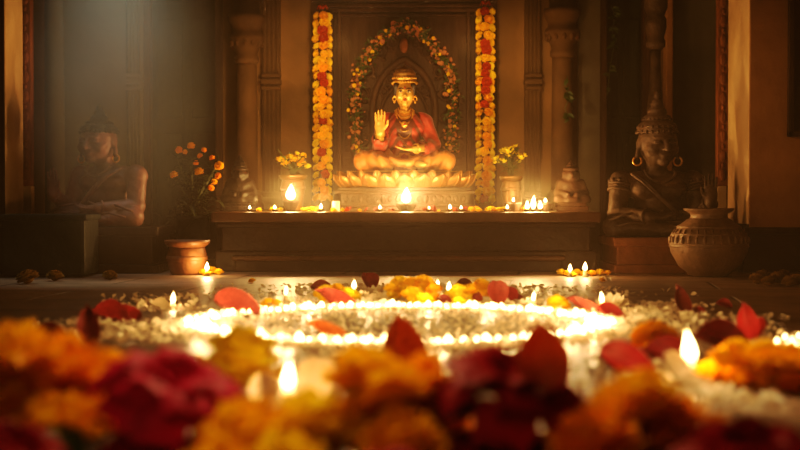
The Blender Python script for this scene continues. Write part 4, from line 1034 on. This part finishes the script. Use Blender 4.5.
# rose petals
petal(237, 316, 38, 'pink', 'large red petal standing upright left behind the ring', 0, 1.45, .5, .55, asp=1.05)
petal(338, 308, 30, 'pink', 'dull red petal lying among the left marigold heap', 2, 1.2, .6, .5)
petal(322, 293, 20, 'pink', 'dark pink petal flat behind the left marigold heap', 1, 1.5, .4, .3)
petal(369, 291, 20, 'red', 'bright pink petal at the back of the white blossoms', 1, .3, .9)
petal(329, 338, 30, 'dry', 'brown-red petal lying inside the glowing ring', 2, 1.45, .3, .35)
petal(497, 306, 23, 'pink', 'pale pink petal standing upright beside the lemon marigolds', 0, .1, 1.15)
petal(508, 303, 18, 'red', 'dark red petal leaning behind the upright pale pink petal', 1, .6, .9)
petal(516, 300, 14, 'red', 'small red petal at the right tip of the back petals', 2, 1.4, .5)
petal(465, 289, 16, 'pink', 'pink petal lying at the back of the centre marigolds', 1, 1.5, .5)
petal(445, 305, 14, 'pink', 'small pink petal between the centre and lemon marigolds', 0, .8, .8)
petal(477, 304, 13, 'pink', 'small pink petal in front of the lemon marigolds', 2, .2, .8)
petal(110, 322, 33, 'red', 'red petal at the left beside the left small candle', 1, 1.3, .45, .4)
petal(132, 320, 22, 'red', 'curled red petal nearer the left small candle', 2, .8, .6)
petal(84, 344, 34, 'pink', 'pointed red petal upright above the left marigolds', 2, .7, .9, .3)
petal(50, 340, 26, 'red', 'dark red petal low behind the left marigolds', 1, 1.4, .5)
petal(611, 320, 24, 'red', 'small round red petal below the right white blossom', 0, 1.2, .7)
petal(585, 312, 26, 'pink', 'flat pink petal between the round marigold and white blossom', 2, 1.5, .3)
petal(680, 315, 25, 'pink', 'pink-red petal standing alone on the right floor', 2, .5, 1.0)
petal(724, 308, 14, 'red', 'tiny folded red petal far right on the bare floor', 1, .9, .6)
petal(699, 317, 12, 'red', 'tiny red petal beside the white crumbs at right', 0, .3, .6)
petal(745, 338, 28, 'red', 'curled red petal upright beside the right marigold heap', 2, .2, 1.1)
petal(758, 338, 20, 'red', 'narrow red petal leaning against the curled one at right', 0, -.5, 1.0)
petal(722, 350, 46, 'red', 'long red petal lying behind the tall right candle', 1, 1.3, .45, .3)
petal(625, 376, 48, 'red', 'large crimson petal lying right below the ring', 0, 1.25, .6, .5)
petal(668, 366, 44, 'red', 'large crimson petal leaning under the orange marigold', 1, 1.0, .6, .3)
petal(403, 376, 56, 'dry', 'brown-red petal standing above the front orange marigolds', 2, .3, .75)
petal(641, 409, 24, 'dry', 'small brown petal near the front right white petals', 1, 1.0, .5)
# white blossoms
def whitebloom(px, py, rp, label, k=9):
    g = gnd(px, py); R = rp*g.y/FPX; b = MB()
    for j, (cu, tl_) in enumerate(((.35, .5), (.8, .9))): blossom_into(b, (0, 0, .02*j), (.1, -.3, 1), 1-.25*j, k, cu, .38)
    o = link('white_blossom', b.mesh('white_blossom', M['white_petal']), None, (g.x, g.y, .02), (0, 0, random.uniform(0, 6)), R); tag(o, label, 'flower'); rest(o, .001)
    obj('stamen', MB().ball((0, -.05, .15), .15, 8, 6), 'mari_lem', o); return o
whitebloom(612, 309, 17, 'spiky white blossom beside the small right candle')
for x, y in ((360, 299), (372, 303), (384, 301), (376, 294), (364, 306), (388, 308)): whitebloom(x, y, 10, 'small white blossom between the left and centre marigold heaps', 7)['group'] = 'white blossoms between the marigold heaps'
for x, y in ((438, 294), (442, 300), (448, 303), (490, 303), (527, 306)): whitebloom(x, y, 9, 'small white blossom among the right-hand heaps behind the ring', 7)['group'] = 'white blossoms among the right-hand heaps'
whitebloom(690, 322, 12, 'pale blossom among the white crumbs at right', 8)
def pet_w(px, py, wp, label, v, yaw, tilt, roll=0, z=0): return petal(px, py, wp, 'cream', label, v, yaw, tilt, roll, None, z, 'white_petal')
pet_w(264, 412, 34, 'round cream petal left of the tall front candle', 0, .2, 1.15)
pet_w(318, 404, 44, 'broad cream petal right of the tall front candle', 0, -.2, .95)
pet_w(672, 388, 36, 'round cream petal left of the tall right candle', 0, .7, .9)
pet_w(694, 390, 24, 'small cream petal under the tall right candle', 1, 1.4, .5)
pet_w(160, 310, 18, 'small cream petal beside the left small candle', 1, 1.2, .6)

# candles on the floor: stubby wax body, wick, flame
def candle(px, pyb, hpx, fl, fhpx, label, power, body_r=.016):
    g = gnd(px, pyb); H = hpx*g.y/FPX; S_ = fhpx*g.y/FPX/(.085 if fl.startswith('tall') else .055 if fl == 'mid' else .038)
    t = thing('candle', label, 'candle', (g.x, g.y, .0)); R = body_r
    obj('wax', MB().lathe([(R*1.5, 0), (R*1.6, H*.12), (R*1.05, H*.3), (R, H*.9), (R*.9, H), (R*.75, H*.96), (.001, H*.92)], 20), 'wax', t)
    obj('wick', MB().tube([(0, 0, H*.9), (.001, 0, H+.012)], .002, 6), 'wick', t)
    link('flame', FL[fl], t, (0, 0, H+.002), sc=S_)
    if power: lamp('candle_light', (g.x, g.y, H+.085*S_*.6), power, radius=.015)
candle(288, 412, 21, 'tall', 30, 'tall front candle burning between two cream petals', .38, .016)
candle(690, 384, 20, 'tallr', 34, 'tall candle burning at right before the orange marigold', .7, .014)
candle(173, 308, 4, 'tall', 12, 'small candle burning on the floor at the left of the ring', .35, .012)
candle(286, 303, 8, 'tall', 9, 'small candle burning behind the ring beside the yellow marigold pair', .3, .012)
candle(354, 299, 10, 'mid', 9, 'small candle burning in the left marigold heap', .3, .012)
candle(437.5, 298, 9, 'mid', 9, 'small candle burning right of the centre marigold heap', .3, .012)
candle(449, 300, 9, 'mid', 9, 'small candle burning next to the lemon marigolds', .3, .012)
candle(533.5, 307, 6, 'tall', 9, 'small candle burning left of the single round marigold', .35, .012)
candle(602, 312, 9, 'tallr', 11, 'small candle burning at the spiky white blossom', .5, .012)
candle(207, 276, 5, 'mid', 9, 'small candle among the flowers beside the brown pot', .9, .014)
candle(570, 277, 5, 'mid', 8, 'left small candle among the flowers right of the plinth', .6, .014)
candle(585, 277, 6, 'mid', 9, 'right small candle among the flowers right of the plinth', .6, .014)
# cluster of tea lights at the right edge
for k, (px, py) in enumerate(((777, 345), (785, 341), (792, 344), (799, 340), (788, 347), (796, 348), (806, 344))):
    g = gnd(px, py); o = copy_tree(tl); o.location = (g.x, g.y, .001); o['label'] = 'tiny tea light in the small cluster at the right edge'; o['group'] = 'tea lights at the right edge'
g = gnd(792, 344); lamp('edge_light', (g.x, g.y, .09), 1.2, (1, .58, .22), .03)

# ---------------------------------------------------------------- big blurred foreground blossoms
def rose(px, pyb, rp, m, label, z=0, rot=(0, 0, 0), op=1.0, seed=0, leaves=3, name='rose'):
    g = gnd(px, pyb, z); R = rp*g.y/FPX
    o = link(name, rose_mesh(name, m, 1, seed, op), None, (g.x, g.y, z), rot, R); tag(o, label, 'flower'); 
    o.location.z = z+R*.16
    obj('hip', MB().lathe([(.03, -.15), (.12, -.13), (.16, -.04), (.10, .05)], 14), 'leaf_dark', o)
    for k in range(leaves):
        a = 2*PI*k/max(leaves, 1)+seed; b = MB(); leaf_into(b, (0.1*math.cos(a), .1*math.sin(a), -.09), (math.cos(a), math.sin(a), .10), 1.1, .5, (0, 0, 1), .12, 6); obj('leaf', b, 'leaf_dark', o)
    return o
rose(168, 414, 70, 'rose_pink', 'large magenta rose in the left foreground', .085, (.35, .1, .4), .95, 2)
rose(140, 466, 42, 'rose_dark', 'dark rose underneath the large magenta rose', 0, (.1, .1, .2), 1.2, 3)
rose(206, 466, 40, 'rose_dark', 'dark rose underneath the right side of the magenta rose', 0, (.1, .1, .9), 1.2, 4)
rose(512, 416, 78, 'rose_dark', 'large crimson rose in the centre right foreground', .085, (.3, -.05, 1.0), .95, 5)
rose(478, 466, 44, 'rose_dark', 'dark rose underneath the left of the large crimson rose', 0, (.1, -.05, .5), 1.2, 6)
rose(550, 466, 44, 'rose_dark', 'dark rose underneath the right of the large crimson rose', 0, (.1, -.05, .1), 1.2, 8)
rose(10, 475, 62, 'rose_dark', 'dark crimson rose cut by the bottom left corner', 0, (.2, .3, 0), 1.1, 7)
rose(752, 488, 80, 'rose_dark', 'dark crimson rose cut by the bottom right corner', 0, (.2, -.1, .7), 1.1, 9)
rose(395, 492, 50, 'rose_pink', 'magenta rose with dark leaves at the bottom centre', 0, (.2, .1, .3), 1.15, 12)
def pile(label, group, items):
    for (x, y, rp, c, z) in items: mari(x, y, rp, c, label, group, z=z, big=True)
pile('large blurred orange marigold heaped at the left edge of the foreground', 'orange marigolds at the left foreground',
     ((20, 446, 52, 'y', 0), (92, 446, 46, 'o', 0), (-30, 448, 52, 'y', 0), (58, 458, 44, 'y', 0), (12, 398, 50, 'y', .09), (64, 402, 44, 'o', .09), (108, 398, 36, 'y', .09), (-32, 396, 44, 'o', .09)))
mari(242, 390, 44, 'l', 'golden marigold behind the magenta rose', big=True, sq=1.05)
pile('bright yellow marigold below the tall front candle', 'yellow marigolds below the front candle',
     ((250, 474, 54, 'y', 0), (315, 466, 52, 'l', 0), (222, 495, 44, 'y', 0), (285, 490, 44, 'l', 0)))
pile('orange marigold heaped below the standing brown-red petal', 'orange marigolds in the centre foreground',
     ((368, 456, 48, 'y', 0), (432, 456, 48, 'o', 0), (402, 474, 46, 'y', 0), (366, 418, 44, 'y', .08), (420, 417, 46, 'o', .08), (392, 422, 36, 'y', .085)))
pile('orange marigold heaped between the two crimson foreground roses', 'orange marigolds in the right foreground',
     ((626, 462, 54, 'y', 0), (672, 466, 50, 'o', 0), (594, 478, 46, 'o', 0), (640, 430, 46, 'y', .07)))
petal(541, 388, 72, 'dry', 'large brown-orange petal rising above the crimson rose', 2, .15, .95, z=.15, asp=.72)
def leafthing(px, pyb, lp, yaw, tilt, label):
    g = gnd(px, pyb); b = MB(); leaf_into(b, (0, 0, 0), (1, 0, 0), 1, .42, (0, 0, 1), .15, 8)
    o = obj('leaf', b, 'leaf', None, rot=(0, -tilt, yaw)); L = lp*g.y/FPX; o.scale = (L, L, L); o.location = (g.x, g.y, 0); tag(o, label, 'leaf'); rest(o, .002)
leafthing(70, 478, 110, 1.9, .5, 'broad green leaf under the left foreground marigolds')
leafthing(130, 480, 90, 1.2, .4, 'green leaf under the magenta rose')

# ---------------------------------------------------------------- offerings and lamps on the plinth
diya((wx(291, 9.72), 9.72, DZ), 'dark clay lamp with tall flame before the left vase', .056, .075, 'big', 1.2, 7.0)
diya((wx(406, 9.66), 9.66, DZ), 'dark clay bowl lamp burning before the idol pedestal', .072, .055, 'big', 1.2, 9.0)
diya((wx(513, 9.66), 9.66, DZ), 'dark clay bowl lamp before the right vase', .060, .065, 'mid', .6, .6)
diya((wx(545, 9.72), 9.72, DZ), 'dark clay bowl lamp at the right end of the flames', .055, .06, 'small', .9, .5)
for k, (px, f, s_, pw, lab) in enumerate(((527, 'mid', 1.1, 1.2, 'left'), (533, 'tall', 1.15, 3.2, 'middle'), (540, 'mid', 1.1, 1.5, 'right'))):
    diya((wx(px, 9.58+.03*(k % 2)), 9.58+.03*(k % 2), DZ), 'little clay lamp, %s one of the three flames right of the right vase' % lab, .026, .018, f, s_, pw)
for px, f, s_, pw, lab in ((275, 'small', .8, .5, 'little clay lamp left of the left vase'), (321, 'mid', .75, 1.8, 'little clay lamp in front of the left hanging garland'), (380, 'small', .8, .4, 'little clay lamp left of the idol bowl lamp'),
                           (450, 'small', .9, .5, 'little clay lamp below the right of the lotus throne'), (461, 'small', .7, .3, 'little clay lamp just left of the right garland'), (429, 'small', .55, .15, 'little clay lamp right of the idol bowl lamp'), (250, 'small', .7, .4, 'little clay lamp beside the left guardian figure'), (507, 'mid', .6, .5, 'little clay lamp behind the right bowl lamp')):
    diya((wx(px, 9.6), 9.6, DZ), lab, .026, .018, f, s_, pw)
tb = thing('pillar_candle', 'short pale pillar candle beside the idol pedestal', 'candle', (wx(336, 9.72), 9.72, DZ))
obj('wax', MB().lathe([(.026, 0), (.028, .01), (.028, .068), (.025, .074), (.018, .07), (.001, .068)], 24), 'wax', tb); obj('wick', MB().tube([(0, 0, .066), (.002, 0, .085)], .002, 6), 'wick', tb)
r = random.Random(31)
LEFT, RIGHT = 'small bright flower strewn on the plinth left of the idol pedestal', 'small bright flower strewn on the plinth right of the idol pedestal'
for k in range(17):
    px = r.uniform(258, 334); Y = r.uniform(9.56, 9.9)
    if abs(px-291) < 8 and Y > 9.62: continue
    R = r.uniform(.018, .03); o = link('marigold', r.choice(MG[r.choice('yylo')]), None, (wx(px, Y), Y, DZ), (r.uniform(-.4, .4), 0, r.uniform(0, 6)), R); tag(o, LEFT, 'flower', 'flowers on the plinth left of the idol'); rest(o, DZ+.001)
for k in range(22):
    px = r.choice((r.uniform(466, 508), r.uniform(466, 552))); Y = r.uniform(9.75, 9.95)
    R = r.uniform(.018, .03); o = link('marigold', r.choice(MG[r.choice('yylo')]), None, (wx(px, Y), Y, DZ), (r.uniform(-.4, .4), 0, r.uniform(0, 6)), R); tag(o, RIGHT, 'flower', 'flowers on the plinth right of the idol'); rest(o, DZ+.001)
for k in range(30):
    px = r.uniform(338, 470); Y = r.uniform(9.55, 9.85)
    if abs(px-406) < 13: continue
    if r.random() < .5:
        R = r.uniform(.010, .02); o = link('marigold', r.choice(MG[r.choice('yorrr')]), None, (wx(px, Y), Y, DZ), (r.uniform(-.4, .4), 0, r.uniform(0, 6)), R); tag(o, 'tiny flower strewn at the foot of the idol pedestal', 'flower', 'tiny flowers before the idol pedestal')
    else:
        L = r.uniform(.03, .06); o = link('rose_petal', r.choice(PET['red']), None, (wx(px, Y), Y, DZ), (r.uniform(.2, .8), 0, r.uniform(0, 6)), L); tag(o, 'red petal strewn at the foot of the idol pedestal', 'petal', 'red petals before the idol pedestal')
    rest(o, DZ+.001)

# ---------------------------------------------------------------- light, haze, camera
spot('idol_spot', (-1.1, 7.9, 2.2), (IX, YI, 1.15), 85, (1, .58, .22), 13, .9, .06)  # added spot with no lamp in sight, brightens the idol
for e, gx in ((-1, wx(322.5, 10.85)), (1, wx(485.5, 10.85))): spot('garland_spot', (gx-e*.25, 8.9, 1.5), (gx, 10.85, 1.28), 110, (1, .62, .24), 44, .7, .05)  # extra spots put in to light the garlands up to the top
spot('haze_spot', (-1.75, 8.55, 3.2), (-1.78, 8.72, 0), 190, (.76, .88, .78), 42, 1.0, .2)
spot('warm_side', (.5, 8.7, 1.5), (2.4, 9.6, .95), 60, (1, .54, .22), 52, 1.0, .1)  # added where no lamp stands, for the glow from ring and altar
spot('warm_side_left', (-.6, 8.8, 1.7), (-2.75, 9.8, 1.5), 60, (1, .54, .22), 24, .8, .1)  # added counterpart, lights the inner side of the left pillar
spot('front_fill', (-.5, 1.6, 1.3), (0, 2.8, 0), 22, (1, .64, .34), 72, 1.0, .3)
spot('heap_fill', (.62, 2.85, 1.2), (1.08, 3.65, .08), 85, (1, .70, .34), 52, 1.0, .15)
spot('top_fill', (-.15, 3.5, 1.25), (-.1, 2.65, .1), 82, (1, .68, .34), 100, 1.0, .2)
# smoke: a grey-green bank in the left bay and an added glow veil over the plinth lamps
def smoke(name, loc, sc, col, k, label):
    m, nt, out = new_mat(name)
    v = nt.nodes.new('ShaderNodeVolumeScatter'); v.inputs['Color'].default_value = (*col, 1); v.inputs['Anisotropy'].default_value = .1
    tc = nt.nodes.new('ShaderNodeTexCoord'); gr = nt.nodes.new('ShaderNodeTexGradient'); gr.gradient_type = 'SPHERICAL'; nt.links.new(tc.outputs['Object'], gr.inputs['Vector'])
    mr = nt.nodes.new('ShaderNodeMapRange'); nt.links.new(noise(nt, 1.6, 3), mr.inputs['Value']); mr.inputs['From Min'].default_value = .3; mr.inputs['From Max'].default_value = .7; mr.inputs['To Min'].default_value = .55; mr.inputs['To Max'].default_value = 1.3
    ml = nt.nodes.new('ShaderNodeMath'); ml.operation = 'MULTIPLY'; nt.links.new(gr.outputs['Fac'], ml.inputs[0]); nt.links.new(mr.outputs[0], ml.inputs[1])
    ml2 = nt.nodes.new('ShaderNodeMath'); ml2.operation = 'MULTIPLY'; nt.links.new(ml.outputs[0], ml2.inputs[0]); ml2.inputs[1].default_value = k; nt.links.new(ml2.outputs[0], v.inputs['Density'])
    nt.links.new(v.outputs[0], out.inputs['Volume']); M[name] = m
    o = obj(name, MB().ball((0, 0, 0), 1, 24, 16), name, loc=loc, sc=sc); tag(o, label, 'smoke', None, 'stuff'); return o
smoke('drifting_smoke', (-1.76, 8.72, 1.35), (.74, .34, 1.3), (.92, .96, .88), 1.5, 'grey-green smoke drifting before the rosy left statue')
smoke('glow_haze', (.02, 9.55, .52), (1.75, .33, .62), (1, .84, .64), .26, 'thin warm haze added over the dark plinth to carry the glow of its lamps')
w = bpy.data.worlds.new('World'); bpy.context.scene.world = w; w.use_nodes = True
nt = w.node_tree; bg = nt.nodes['Background']; bg.inputs['Color'].default_value = (.9, .58, .32, 1); bg.inputs['Strength'].default_value = .008
vs = nt.nodes.new('ShaderNodeVolumeScatter'); vs.inputs['Density'].default_value = .011; vs.inputs['Anisotropy'].default_value = .2; vs.inputs['Color'].default_value = (1, .80, .58, 1)
nt.links.new(vs.outputs[0], nt.nodes['World Output'].inputs['Volume'])
cam = bpy.data.cameras.new('Camera'); co = bpy.data.objects.new('Camera', cam); C.objects.link(co)
cam.sensor_width = 36; cam.lens = 63; co.location = (0, 0, CAMZ); co.rotation_euler = (PI/2-TILT, 0, 0); cam.clip_start = .05
cam.dof.use_dof = True; bpy.context.scene.cycles.volume_step_rate = 2.0
cam.dof.focus_distance = 9.0; cam.dof.aperture_fstop = 1.6
sc_ = bpy.context.scene; sc_.camera = co
sc_.view_settings.view_transform = 'Standard'; sc_.view_settings.look = 'None'; sc_.view_settings.exposure = .12
sc_.view_settings.use_curve_mapping = True          # film-like contrast
cm_ = sc_.view_settings.curve_mapping; cm_.extend = 'EXTRAPOLATED'; cv = cm_.curves[3]
cv.points.new(.010, .0035); cv.points.new(.05, .033); cv.points.new(.25, .29); cm_.update()
sc_.cycles.max_bounces = 8; sc_.cycles.volume_bounces = 0; sc_.cycles.transparent_max_bounces = 12
sc_.cycles.sample_clamp_indirect = 3; sc_.cycles.use_denoising = True
